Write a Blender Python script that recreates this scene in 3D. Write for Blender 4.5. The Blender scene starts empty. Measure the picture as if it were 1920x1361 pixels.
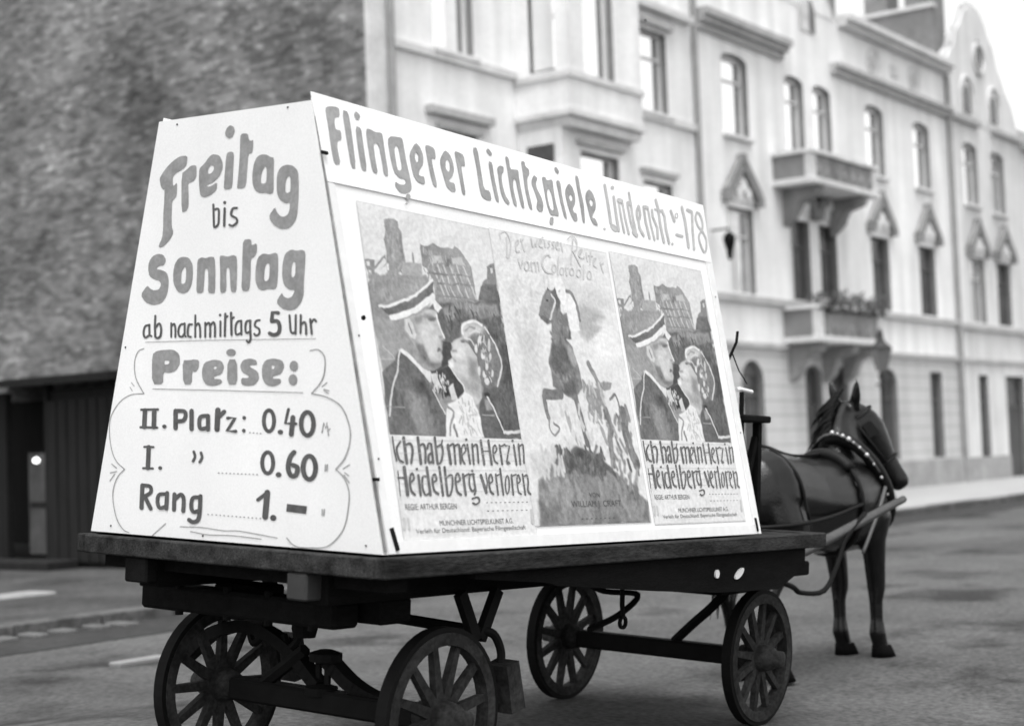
import bpy, bmesh, math, random
import numpy as np
from mathutils import Matrix, Vector
from mathutils.geometry import tessellate_polygon

random.seed(7)
scene = bpy.context.scene
col = scene.collection

# ------------------------------------------------------------------ camera, sky, sun, exposure
cam_data = bpy.data.cameras.new('camera')
cam = bpy.data.objects.new('camera', cam_data)
col.objects.link(cam)
cam.matrix_world = Matrix((
    (0.5946906, -0.0226357, -0.8036359, 0.0),
    (-0.8031517, -0.0613921, -0.5926030, 0.0),
    (-0.0359229, 0.9978570, -0.0546892, 1.55),
    (0, 0, 0, 1)))
cam_data.sensor_width = 36.0
cam_data.lens = 56.25
cam_data.clip_start = 0.1
cam_data.clip_end = 3000
cam_data.dof.use_dof = True
cam_data.dof.focus_distance = 7.6
cam_data.dof.aperture_fstop = 1.55
scene.camera = cam

SUN_ELEV, SUN_AZ = math.radians(71), math.radians(-142)      # azimuth of the sun seen from above, from +X towards +Y
SKY_STRENGTH, SUN_STRENGTH, EXPOSURE = 0.15, 0.5, 1.52
world = bpy.data.worlds.new('World')
scene.world = world
world.use_nodes = True
wn = world.node_tree
wn.nodes.clear()
sky = wn.nodes.new('ShaderNodeTexSky')
sky.sky_type = 'NISHITA'
sky.sun_disc = False
sky.sun_elevation = SUN_ELEV
sky.sun_rotation = math.radians(90) - SUN_AZ
sky.air_density = 1.0
sky.dust_density = 3.0
bw = wn.nodes.new('ShaderNodeRGBToBW')
bg = wn.nodes.new('ShaderNodeBackground')
bg.inputs['Strength'].default_value = SKY_STRENGTH
wo = wn.nodes.new('ShaderNodeOutputWorld')
wn.links.new(sky.outputs[0], bw.inputs[0])
wn.links.new(bw.outputs[0], bg.inputs[0])
wn.links.new(bg.outputs[0], wo.inputs[0])

sun_data = bpy.data.lights.new('sun', 'SUN')
sun_data.energy = SUN_STRENGTH
sun_data.angle = math.radians(15)
sun = bpy.data.objects.new('sun', sun_data)
col.objects.link(sun)
sd = Vector((math.cos(SUN_ELEV) * math.cos(SUN_AZ), math.cos(SUN_ELEV) * math.sin(SUN_AZ), math.sin(SUN_ELEV)))
sun.rotation_euler = sd.to_track_quat('Z', 'Y').to_euler()
scene.view_settings.view_transform = 'Standard'
scene.view_settings.look = 'None'
scene.view_settings.exposure = EXPOSURE
scene.view_settings.gamma = 1.0

# ------------------------------------------------------------------ materials (a black and white place: greys only)
MATS = {}
def mat(name, val, rough=0.8, var=0.25, scale=4.0, fine=0.0, fine_scale=60.0, bump=0.0, bump_scale=40.0,
        metallic=0.0, spec=0.3, coat=0.0, stretch=(1, 1, 1), emit=0.0, streak=0.0, joints=0.0, patches=0.0):
    if name in MATS:
        return MATS[name]
    m = bpy.data.materials.new(name)
    m.use_nodes = True
    nt = m.node_tree
    N, Lk = nt.nodes, nt.links
    b = N['Principled BSDF']
    b.inputs['Roughness'].default_value = rough
    b.inputs['Metallic'].default_value = metallic
    b.inputs['Specular IOR Level'].default_value = spec
    b.inputs['Coat Weight'].default_value = coat
    b.inputs['Coat Roughness'].default_value = 0.12
    tc = N.new('ShaderNodeTexCoord')
    mp = N.new('ShaderNodeMapping')
    mp.inputs['Scale'].default_value = stretch
    Lk.new(tc.outputs['Object'], mp.inputs[0])
    def noise(sc, det=5):
        n = N.new('ShaderNodeTexNoise')
        n.inputs['Scale'].default_value = sc
        n.inputs['Detail'].default_value = det
        n.inputs['Roughness'].default_value = 0.62
        Lk.new(mp.outputs[0], n.inputs['Vector'])
        return n
    n1 = noise(scale)
    r1 = N.new('ShaderNodeMapRange')
    r1.inputs[1].default_value, r1.inputs[2].default_value = 0.25, 0.75
    r1.inputs[3].default_value, r1.inputs[4].default_value = val * (1 - var), val * (1 + var)
    Lk.new(n1.outputs[0], r1.inputs[0])
    out = r1.outputs[0]
    if fine > 0:
        n2 = noise(fine_scale, 2)
        r2 = N.new('ShaderNodeMapRange')
        r2.inputs[1].default_value, r2.inputs[2].default_value = 0.3, 0.7
        r2.inputs[3].default_value, r2.inputs[4].default_value = 1 - fine, 1 + fine
        Lk.new(n2.outputs[0], r2.inputs[0])
        mu = N.new('ShaderNodeMath'); mu.operation = 'MULTIPLY'
        Lk.new(out, mu.inputs[0]); Lk.new(r2.outputs[0], mu.inputs[1])
        out = mu.outputs[0]
    if streak > 0:                                            # run-down stains, long in Z
        mp2 = N.new('ShaderNodeMapping')
        mp2.inputs['Scale'].default_value = (1.6, 1.6, 0.16)
        Lk.new(tc.outputs['Object'], mp2.inputs[0])
        n3 = N.new('ShaderNodeTexNoise')
        n3.inputs['Scale'].default_value = 1.3; n3.inputs['Detail'].default_value = 6
        Lk.new(mp2.outputs[0], n3.inputs['Vector'])
        r3 = N.new('ShaderNodeMapRange')
        r3.inputs[1].default_value, r3.inputs[2].default_value = 0.3, 0.7
        r3.inputs[3].default_value, r3.inputs[4].default_value = 1 - streak, 1 + streak * 0.4
        Lk.new(n3.outputs[0], r3.inputs[0])
        mu = N.new('ShaderNodeMath'); mu.operation = 'MULTIPLY'
        Lk.new(out, mu.inputs[0]); Lk.new(r3.outputs[0], mu.inputs[1])
        out = mu.outputs[0]
    if patches > 0:                                           # oil, dung and worn spots
        n5 = noise(0.55, 8)
        r5 = N.new('ShaderNodeMapRange')
        r5.inputs[1].default_value, r5.inputs[2].default_value = 0.54, 0.66
        r5.inputs[3].default_value, r5.inputs[4].default_value = 1.0, 1 - patches
        Lk.new(n5.outputs[0], r5.inputs[0])
        mu = N.new('ShaderNodeMath'); mu.operation = 'MULTIPLY'
        Lk.new(out, mu.inputs[0]); Lk.new(r5.outputs[0], mu.inputs[1])
        out = mu.outputs[0]
    if joints > 0:                                            # level mortar joints of a jointed ground floor
        sx = N.new('ShaderNodeSeparateXYZ'); Lk.new(tc.outputs['Object'], sx.inputs[0])
        md = N.new('ShaderNodeMath'); md.operation = 'MODULO'; md.inputs[1].default_value = joints
        Lk.new(sx.outputs['Z'], md.inputs[0])
        gt = N.new('ShaderNodeMath'); gt.operation = 'LESS_THAN'; gt.inputs[1].default_value = 0.04
        Lk.new(md.outputs[0], gt.inputs[0])
        rj = N.new('ShaderNodeMapRange'); rj.inputs[3].default_value, rj.inputs[4].default_value = 1.0, 0.72
        Lk.new(gt.outputs[0], rj.inputs[0])
        mu = N.new('ShaderNodeMath'); mu.operation = 'MULTIPLY'
        Lk.new(out, mu.inputs[0]); Lk.new(rj.outputs[0], mu.inputs[1])
        out = mu.outputs[0]
    Lk.new(out, b.inputs['Base Color'])
    if bump > 0:
        n4 = noise(bump_scale, 4)
        bp = N.new('ShaderNodeBump')
        bp.inputs['Strength'].default_value = 1.0
        bp.inputs['Distance'].default_value = bump
        Lk.new(n4.outputs[0], bp.inputs['Height'])
        Lk.new(bp.outputs[0], b.inputs['Normal'])
    if emit > 0:
        b.inputs['Emission Color'].default_value = (1, 1, 1, 1)
        b.inputs['Emission Strength'].default_value = emit
    MATS[name] = m
    return m

def brick_mat(name, c1, c2, mortar):
    """weathered brick: courses, single light and dark bricks, lime flecks and soot patches"""
    m = bpy.data.materials.new(name); m.use_nodes = True
    nt = m.node_tree; N, Lk = nt.nodes, nt.links
    b = N['Principled BSDF']; b.inputs['Roughness'].default_value = 0.95; b.inputs['Specular IOR Level'].default_value = 0.1
    tc = N.new('ShaderNodeTexCoord')
    sp = N.new('ShaderNodeSeparateXYZ'); Lk.new(tc.outputs['Object'], sp.inputs[0])
    cb = N.new('ShaderNodeCombineXYZ')
    Lk.new(sp.outputs['Y'], cb.inputs['X']); Lk.new(sp.outputs['Z'], cb.inputs['Y'])
    br = N.new('ShaderNodeTexBrick')
    br.inputs['Scale'].default_value = 1.0
    br.inputs['Brick Width'].default_value = 0.26
    br.inputs['Row Height'].default_value = 0.085
    br.inputs['Mortar Size'].default_value = 0.009
    br.inputs['Color1'].default_value = (c1, c1, c1, 1)
    br.inputs['Color2'].default_value = (c2, c2, c2, 1)
    br.inputs['Mortar'].default_value = (mortar, mortar, mortar, 1)
    Lk.new(cb.outputs[0], br.inputs['Vector'])
    def rng(sc, det, lo, hi, a, z, stretch=None, rough=0.6):
        n = N.new('ShaderNodeTexNoise'); n.inputs['Scale'].default_value = sc; n.inputs['Detail'].default_value = det
        n.inputs['Roughness'].default_value = rough
        if stretch:
            mp = N.new('ShaderNodeMapping'); mp.inputs['Scale'].default_value = stretch
            Lk.new(cb.outputs[0], mp.inputs[0]); Lk.new(mp.outputs[0], n.inputs['Vector'])
        else:
            Lk.new(cb.outputs[0], n.inputs['Vector'])
        r = N.new('ShaderNodeMapRange')
        for i, v in enumerate((lo, hi, a, z)): r.inputs[i + 1].default_value = v
        Lk.new(n.outputs[0], r.inputs[0]); return r.outputs[0]
    def mul(a, c):
        x = N.new('ShaderNodeMath'); x.operation = 'MULTIPLY'; Lk.new(a, x.inputs[0]); Lk.new(c, x.inputs[1]); return x.outputs[0]
    g = N.new('ShaderNodeRGBToBW'); Lk.new(br.outputs['Color'], g.inputs[0])
    v = mul(g.outputs[0], rng(0.42, 6, 0.3, 0.70, 0.50, 1.45))
    v = mul(v, rng(2.6, 6, 0.36, 0.64, 0.74, 1.26, (0.62, 1.35, 1), 0.72))
    v = mul(v, rng(6.5, 4, 0.55, 0.72, 1.0, 2.1, (0.7, 1.2, 1)))
    Lk.new(v, b.inputs['Base Color'])
    bp = N.new('ShaderNodeBump'); bp.inputs['Distance'].default_value = 0.012
    Lk.new(br.outputs['Fac'], bp.inputs['Height']); bp.invert = True
    Lk.new(bp.outputs[0], b.inputs['Normal'])
    MATS[name] = m
    return m

def tone_mat(name, rough=0.6):
    """printed paper: the picture's own tones are a colour attribute of the sheet"""
    m = bpy.data.materials.new(name); m.use_nodes = True
    nt = m.node_tree; N, Lk = nt.nodes, nt.links
    b = N['Principled BSDF']; b.inputs['Roughness'].default_value = rough; b.inputs['Specular IOR Level'].default_value = 0.3
    at = N.new('ShaderNodeAttribute'); at.attribute_name = 'print'
    tc = N.new('ShaderNodeTexCoord')
    n = N.new('ShaderNodeTexNoise'); n.inputs['Scale'].default_value = 45; n.inputs['Detail'].default_value = 3
    Lk.new(tc.outputs['Object'], n.inputs['Vector'])
    r = N.new('ShaderNodeMapRange')
    for i, v in enumerate((0.3, 0.7, 0.9, 1.1)): r.inputs[i + 1].default_value = v
    Lk.new(n.outputs[0], r.inputs[0])
    x = N.new('ShaderNodeMath'); x.operation = 'MULTIPLY'
    Lk.new(at.outputs['Fac'], x.inputs[0]); Lk.new(r.outputs[0], x.inputs[1])
    Lk.new(x.outputs[0], b.inputs['Base Color'])
    n2 = N.new('ShaderNodeTexNoise'); n2.inputs['Scale'].default_value = 5.5; n2.inputs['Detail'].default_value = 4
    Lk.new(tc.outputs['Object'], n2.inputs['Vector'])
    bp = N.new('ShaderNodeBump'); bp.inputs['Distance'].default_value = 0.012; Lk.new(n2.outputs[0], bp.inputs['Height'])
    Lk.new(bp.outputs[0], b.inputs['Normal'])
    MATS[name] = m
    return m

M_road = mat('road_surface', 0.088, 0.95, 0.36, 0.35, 0.36, 24, 0.012, 30, spec=0.1, patches=0.6)
M_gutter = mat('gutter_setts', 0.03, 0.9, 0.35, 1.6, 0.35, 9, 0.02, 9)
M_pave = mat('pavement_slabs', 0.33, 0.9, 0.12, 0.8, 0.10, 14)
M_lot = mat('trodden_earth', 0.050, 0.95, 0.45, 0.9, 0.4, 14, 0.02, 14, patches=0.4)
M_kerb = mat('kerb_stone', 0.075, 0.9, 0.5, 2.5, 0.3, 12, 0.01, 20)
M_brick = brick_mat('sooty_brick', 0.235, 0.095, 0.19)
M_stucco = mat('pale_stucco', 0.80, 0.9, 0.12, 0.8, 0.06, 12, streak=0.18)
M_stucco2 = mat('cream_stucco', 0.80, 0.9, 0.12, 0.7, 0.06, 12, streak=0.20)
M_stucco3 = mat('grey_stucco', 0.66, 0.9, 0.14, 0.7, 0.06, 12, streak=0.22)
M_rust = mat('jointed_stucco', 0.50, 0.9, 0.12, 0.7, 0.05, 12, streak=0.12, joints=0.36)
M_trim = mat('stone_trim', 0.60, 0.9, 0.18, 2.0, 0.08, 15)
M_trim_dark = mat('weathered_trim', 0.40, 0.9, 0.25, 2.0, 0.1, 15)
M_shade_grey = mat('shade_grey', 0.21, 0.9, 0.2, 2.0)  # shade of window jambs and balcony sides put into the colour
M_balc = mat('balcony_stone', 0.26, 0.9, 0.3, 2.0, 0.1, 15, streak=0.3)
M_plinth = mat('plinth_stone', 0.30, 0.9, 0.25, 1.5, 0.12, 9)
M_slate = mat('roof_slate', 0.20, 0.8, 0.25, 1.4, 0.15, 12)
M_pipe = mat('pipe_zinc', 0.28, 0.6, 0.2, 3)
M_frame = mat('window_paint', 0.62, 0.6, 0.08, 3)
M_dframe = mat('dark_window_paint', 0.10, 0.5, 0.2, 3)
M_bright = mat('sky_lit_glass', 0.93, 0.05, 0.04, 1.0, metallic=1.0)
M_mid = mat('curtained_glass', 0.55, 0.10, 0.35, 2.2, metallic=0.6)
M_dark = mat('dim_glass', 0.075, 0.2, 0.5, 2.0, spec=0.3)
M_door = mat('dark_door', 0.07, 0.6, 0.3, 2)
M_leaf = mat('balcony_leaf', 0.07, 0.7, 0.5, 9)
M_iron = mat('black_iron', 0.006, 0.7, 0.4, 8, spec=0.1)
M_timber = mat('dark_timber', 0.006, 0.9, 0.45, 3, 0.25, 30, 0.003, 30, stretch=(1, 6, 6), spec=0.08)
M_rim = mat('rim_timber', 0.024, 0.85, 0.7, 5, 0.35, 40, 0.003, 40, spec=0.15)
M_bed = mat('bed_timber', 0.026, 0.85, 0.9, 2.6, 0.5, 22, 0.004, 25, spec=0.12, stretch=(1, 5, 5))
M_shaft = mat('shaft_wood', 0.045, 0.45, 0.35, 6, 0.2, 30, spec=0.5)
M_shed = mat('shed_boards', 0.006, 0.9, 0.6, 2.0, 0.3, 20, stretch=(1, 5, 0.6))
M_shed2 = mat('shed_panel', 0.010, 0.9, 0.5, 2.0, 0.3, 20, stretch=(1, 5, 0.6))
M_white = mat('white_board', 0.78, 0.6, 0.06, 1.1, 0.04, 110, spec=0.3, streak=0.05)
M_head = mat('white_header', 0.82, 0.55, 0.05, 1.6, 0.04, 110, spec=0.3, streak=0.04)
M_batten = mat('batten', 0.70, 0.6, 0.06, 3, 0.04, 18)
M_mid_ink = mat('brushed_paint', 0.25, 0.6, 0.22, 14, 0.12, 60)
M_head_ink = mat('header_paint', 0.29, 0.6, 0.18, 12, 0.10, 50)
M_pale_ink = mat('thin_header_paint', 0.42, 0.6, 0.16, 12, 0.10, 50)
M_dark_ink = mat('dark_paint', 0.085, 0.6, 0.3, 20, 0.15, 60)
M_line_ink = mat('pencil_line', 0.30, 0.7, 0.3, 20, 0.15, 60)
M_title_ink = mat('printed_ink', 0.11, 0.6, 0.4, 16, 0.2, 60)
M_staff_ink = mat('pale_print', 0.45, 0.6, 0.15, 16)
M_script_ink = mat('script_print', 0.50, 0.6, 0.1, 16)
M_print = tone_mat('poster_print')
M_horse = mat('horse_coat', 0.005, 0.22, 0.8, 3, 0.35, 70, 0.0022, 60, spec=0.30)
M_hair = mat('horse_hair', 0.005, 0.7, 0.4, 6, spec=0.1)
M_post = mat('weathered_iron', 0.035, 0.7, 0.4, 6)
M_hoof = mat('hoof_horn', 0.005, 0.9, 0.4, 6, spec=0.03)
M_leather = mat('harness_leather', 0.005, 0.6, 0.4, 8, spec=0.2)
M_strap = mat('worn_strap', 0.09, 0.5, 0.3, 8)
M_stud = mat('bright_metal', 0.50, 0.45, 0.1, 8, metallic=0.8)
M_enamel = mat('white_enamel', 0.85, 0.25, 0.03, 8, spec=0.6)
M_lampglass = mat('lamp_glass', 0.14, 0.15, 0.1, 4, spec=0.6)
M_glow = mat('lit_bulb', 0.8, 0.5, 0.01, 4, emit=1.3)

# ------------------------------------------------------------------ mesh helpers
def new_obj(name, mesh, m, parent=None, loc=None):
    o = bpy.data.objects.new(name, mesh)
    col.objects.link(o)
    if m is not None:
        mesh.materials.append(m)
    if parent is not None:
        o.parent = parent
    if loc is not None:
        o.location = loc
    return o

class MB:
    """collects shapes for ONE mesh object; base is subtracted so that parts sit in their thing's space"""
    def __init__(s, base=(0, 0, 0)):
        s.v, s.f, s.base = [], [], Vector(base)
    def add(s, verts, faces):
        n = len(s.v)
        s.v += [tuple(Vector(p) - s.base) for p in verts]
        s.f += [tuple(i + n for i in f) for f in faces]
        return s
    def box(s, a, b, bev=0.0):
        x0, y0, z0 = (min(a[i], b[i]) for i in range(3)); x1, y1, z1 = (max(a[i], b[i]) for i in range(3))
        if bev <= 0:
            V = [(x0, y0, z0), (x1, y0, z0), (x1, y1, z0), (x0, y1, z0), (x0, y0, z1), (x1, y0, z1), (x1, y1, z1), (x0, y1, z1)]
            return s.add(V, [(0, 3, 2, 1), (4, 5, 6, 7), (0, 1, 5, 4), (1, 2, 6, 5), (2, 3, 7, 6), (3, 0, 4, 7)])
        bm = bmesh.new(); bmesh.ops.create_cube(bm, size=1)
        bmesh.ops.scale(bm, vec=(x1 - x0, y1 - y0, z1 - z0), verts=bm.verts)
        bmesh.ops.translate(bm, vec=((x0 + x1) / 2, (y0 + y1) / 2, (z0 + z1) / 2), verts=bm.verts)
        bmesh.ops.bevel(bm, geom=bm.edges[:], offset=bev, segments=1, affect='EDGES')
        bm.verts.index_update()
        s.add([v.co[:] for v in bm.verts], [[v.index for v in f.verts] for f in bm.faces]); bm.free()
        return s
    def beam(s, p0, p1, w, h, up=(0, 0, 1), w1=None, h1=None):
        p0, p1 = Vector(p0), Vector(p1); t = (p1 - p0).normalized()
        sd_ = t.cross(Vector(up))
        if sd_.length < 1e-4: sd_ = t.cross(Vector((0, 1, 0)))
        sd_.normalize(); u = sd_.cross(t)
        V = []
        for p, ww, hh in ((p0, w, h), (p1, w1 or w, h1 or h)):
            for a, c in ((-1, -1), (1, -1), (1, 1), (-1, 1)):
                V.append(p + sd_ * (a * ww / 2) + u * (c * hh / 2))
        return s.add(V, [(0, 1, 2, 3), (7, 6, 5, 4), (0, 4, 5, 1), (1, 5, 6, 2), (2, 6, 7, 3), (3, 7, 4, 0)])
    def tube(s, pts, r, n=8, cap=True):
        pts = [Vector(p) for p in pts]; m = len(pts)
        rs = r if isinstance(r, (list, tuple)) else [r] * m
        V = []; ref = None
        for i, p in enumerate(pts):
            t = (pts[min(i + 1, m - 1)] - pts[max(i - 1, 0)]).normalized()
            if ref is None:
                ref = t.cross(Vector((0, 0, 1)))
                if ref.length < 1e-3: ref = t.cross(Vector((0, 1, 0)))
            ref = (ref - t * ref.dot(t)).normalized(); bi = t.cross(ref)
            V += [p + (ref * math.cos(2 * math.pi * k / n) + bi * math.sin(2 * math.pi * k / n)) * rs[i] for k in range(n)]
        F = [(i * n + k, i * n + (k + 1) % n, (i + 1) * n + (k + 1) % n, (i + 1) * n + k) for i in range(m - 1) for k in range(n)]
        if cap: F += [tuple(range(n))[::-1], tuple((m - 1) * n + k for k in range(n))]
        return s.add(V, F)
    def lathe(s, prof, c, axis='Z', n=24):
        """prof: list of (radius, height) turned round an axis through c"""
        V = []; c = Vector(c)
        for r, h in prof:
            for k in range(n):
                a = 2 * math.pi * k / n; q = (r * math.cos(a), r * math.sin(a), h)
                if axis == 'Y': q = (q[0], q[2], q[1])
                elif axis == 'X': q = (q[2], q[0], q[1])
                V.append(c + Vector(q))
        m = len(prof)
        F = [(i * n + k, i * n + (k + 1) % n, (i + 1) * n + (k + 1) % n, (i + 1) * n + k) for i in range(m - 1) for k in range(n)]
        F += [tuple(range(n)), tuple((m - 1) * n + k for k in range(n))]
        return s.add(V, F)
    def ring(s, r0, r1, y0, y1, c=(0, 0, 0), n=40):
        """flat hoop round the Y axis"""
        V = []
        for r, y in ((r0, y0), (r1, y0), (r1, y1), (r0, y1)):
            V += [(c[0] + r * math.cos(2 * math.pi * k / n), c[1] + y, c[2] + r * math.sin(2 * math.pi * k / n)) for k in range(n)]
        F = [(j * n + k, j * n + (k + 1) % n, ((j + 1) % 4) * n + (k + 1) % n, ((j + 1) % 4) * n + k) for j in range(4) for k in range(n)]
        return s.add(V, F)
    def prism(s, poly, y0, y1):
        """outline in (x, z) pushed from y0 to y1"""
        n = len(poly)
        V = [(x, y0, z) for x, z in poly] + [(x, y1, z) for x, z in poly]
        tri = tessellate_polygon([[Vector((x, z, 0)) for x, z in poly]])
        F = [tuple(t) for t in tri] + [tuple(i + n for i in t) for t in tri]
        F += [(i, (i + 1) % n, (i + 1) % n + n, i + n) for i in range(n)]
        return s.add(V, F)
    def loft(s, secs, n=14):
        """secs: (centre, side vector, up vector) ellipses joined into one skin"""
        V = []
        for c, a, b in secs:
            c, a, b = Vector(c), Vector(a), Vector(b)
            V += [c + a * math.cos(2 * math.pi * k / n) + b * math.sin(2 * math.pi * k / n) for k in range(n)]
        m = len(secs)
        F = [(i * n + k, i * n + (k + 1) % n, (i + 1) * n + (k + 1) % n, (i + 1) * n + k) for i in range(m - 1) for k in range(n)]
        F += [tuple(range(n))[::-1], tuple((m - 1) * n + k for k in range(n))]
        return s.add(V, F)
    def build(s, name, m, parent=None, smooth=False, loc=None, fix=True):
        me = bpy.data.meshes.new(name)
        me.from_pydata(s.v, [], s.f)
        if fix:
            bm = bmesh.new(); bm.from_mesh(me)
            bmesh.ops.recalc_face_normals(bm, faces=bm.faces); bm.to_mesh(me); bm.free()
        if smooth:
            me.polygons.foreach_set('use_smooth', [True] * len(me.polygons))
        return new_obj(name, me, m, parent, loc)

def bars(name, m, root, base, boxes, bev=0.0):
    """several separate blocks: each one a part of its own"""
    return [MB(base).box(a, b, bev).build(name, m, root) for a, b in boxes]
def tag(o, label, cat, group=None):
    o['label'] = label; o['category'] = cat
    if group: o['group'] = group
    return o
def thing(name, label, cat, loc=(0, 0, 0), group=None):
    o = bpy.data.objects.new(name, None); col.objects.link(o)
    o.location = loc; o.empty_display_size = 0.3
    return tag(o, label, cat, group)
def structure(o):
    o['kind'] = 'structure'; return o

# ------------------------------------------------------------------ where the wagon stands (it leans with the crown of the road)
WQ = Matrix(((0.9992659, -0.0083164, 0.0373963), (0.0102926, 0.9985432, -0.0529680), (-0.0369013, 0.0533141, 0.9978957)))
WO = Vector((4.61825, 4.04275, 1.17246))
SIGN_L, SIGN_W, SIGN_H, REAR_X, SIDE_Y, FRONT_X = 3.0948, 1.70, 1.7967, -0.0636, 0.4097, -0.0165
GROUND = -1.087                                               # wheel contact below the deck
wn_ = WQ @ Vector((0, 0, 1)); wp_ = WO + WQ @ Vector((0, 0, GROUND))
def road_z(x, y):
    plane = wp_.z - (wn_.x * (x - wp_.x) + wn_.y * (y - wp_.y)) / wn_.z
    dx = max(4.2 - x, 0, x - 8.7); dy = max(3.7 - y, 0, y - 6.3)
    d = math.hypot(dx, dy)
    w = 1 - min(d / 2.6, 1.0); w = w * w * (3 - 2 * w)
    return plane * w - 0.02 * (1 - w)

# ------------------------------------------------------------------ ground
def axis_steps(lo, hi, fine0, fine1, step, coarse):
    a = [lo]
    while a[-1] < hi:
        x = a[-1]; a.append(x + (step if fine0 <= x < fine1 else coarse))
    return a
gx = axis_steps(-60, 150, 0, 14, 0.35, 4.0); gy = [-400, -120, -40, -15, -6] + [-3 + 0.4 * i for i in range(36)] + [11.6]
me = MB()
V = [(x, y, road_z(x, y)) for y in gy for x in gx]
nx = len(gx)
me.add(V, [(j * nx + i, j * nx + i + 1, (j + 1) * nx + i + 1, (j + 1) * nx + i) for j in range(len(gy) - 1) for i in range(nx - 1)])
structure(me.build('road', M_road, smooth=True))
structure(MB().add([(-290, -450, -0.6), (290, -450, -0.6), (290, 290, -0.6), (-290, 290, -0.6)], [(0, 1, 2, 3)]).build('ground', M_road))
structure(MB().box((-60, 11.55, -0.5), (150, 12.72, -0.012)).build('gutter', M_gutter))
kb = MB()
x = -40.0
while x < 120:                                                # single kerb stones, a little uneven
    ln = random.uniform(0.9, 1.5)
    h = 0.11 + random.uniform(-0.012, 0.012)
    kb.box((x, 12.70 + random.uniform(-0.012, 0.012), -0.4), (x + ln - 0.02, 12.98, h), 0.012)
    x += ln
structure(kb.build('kerb', M_kerb))
structure(MB().box((20.2, 12.97, -0.4), (150, 19.0, 0.105)).build('pavement', M_pave))
structure(MB().box((-60, 12.97, -0.4), (20.2, 60.0, 0.03)).build('path', M_lot))
st = MB()
for i in range(18):                                           # a broken line of pale setts along the kerb
    xx = 8.6 + i * 0.33 + random.uniform(-0.05, 0.05)
    if random.random() < 0.18: continue
    st.box((xx, 12.35 + random.uniform(-0.06, 0.05), -0.1), (xx + random.uniform(0.14, 0.24), 12.62, 0.02 + random.uniform(0, 0.02)), 0.015)
structure(st.build('path_edging', mat('pale_sett', 0.10, 0.9, 0.4, 5)))
tag(MB().box((11.2, 16.0, -0.1), (12.3, 16.5, 0.06), 0.02).build('stone_slab', mat('slab_stone', 0.24, 0.9, 0.2, 4)), 'pale flat stone slab lying before the timber shed', 'stone slab')
tag(MB().box((8.25, 9.98, -0.06), (8.75, 10.12, 0.012), 0.01).build('stone_strip', mat('strip_stone', 0.20, 0.9, 0.2, 4)), 'narrow pale stone strip let into the road behind the rear wheel', 'stone strip')

# ------------------------------------------------------------------ buildings along the far side of the street
YF = 18.0
def facade_mesh(mb, X0, X1, Z0, Z1, ops, root, base, yf=YF, depth=0.24):
    xs = sorted(set([X0, X1] + [round(v, 4) for o in ops for v in o[:2]]))
    zs = sorted(set([Z0, Z1] + [round(v, 4) for o in ops for v in o[2:4]]))
    for i in range(len(xs) - 1):
        for j in range(len(zs) - 1):
            cx_, cz_ = (xs[i] + xs[i + 1]) / 2, (zs[j] + zs[j + 1]) / 2
            if any(o[0] < cx_ < o[1] and o[2] < cz_ < o[3] for o in ops): continue
            mb.add([(xs[i], yf, zs[j]), (xs[i + 1], yf, zs[j]), (xs[i + 1], yf, zs[j + 1]), (xs[i], yf, zs[j + 1])], [(0, 1, 2, 3)])
    for xa, xb, za, zb, rise in [o[:5] for o in ops]:
        d = yf + depth
        rv = MB(base)
        zt = zb - rise
        rv.add([(xa, yf, za), (xa, yf, zt), (xa, d, zt), (xa, d, za)], [(0, 1, 2, 3)])
        rv.add([(xb, yf, za), (xb, yf, zt), (xb, d, zt), (xb, d, za)], [(0, 1, 2, 3)])
        rv.add([(xa, yf, za), (xb, yf, za), (xb, d, za), (xa, d, za)], [(0, 1, 2, 3)])
        n = 10
        if rise > 0:
            arc = [((xa + xb) / 2 - (xb - xa) / 2 * math.cos(math.pi * k / n), zt + rise * math.sin(math.pi * k / n)) for k in range(n + 1)]
            for half, cx_ in ((arc[:n // 2 + 1], xa), (arc[n // 2:], xb)):
                for k in range(len(half) - 1):
                    mb.add([(cx_, yf, zb), (half[k][0], yf, half[k][1]), (half[k + 1][0], yf, half[k + 1][1])], [(0, 1, 2)])
        else:
            arc = [(xa, zb), (xb, zb)]
        for k in range(len(arc) - 1):
            rv.add([(arc[k][0], yf, arc[k][1]), (arc[k + 1][0], yf, arc[k + 1][1]), (arc[k + 1][0], d, arc[k + 1][1]), (arc[k][0], d, arc[k][1])], [(0, 1, 2, 3)])
        rv.build('window_reveal', M_shade_grey, root)  # jambs darker than the wall: their shade is in the grey
GLASS = {'bright': M_bright, 'mid': M_mid, 'dark': M_dark}
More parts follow.
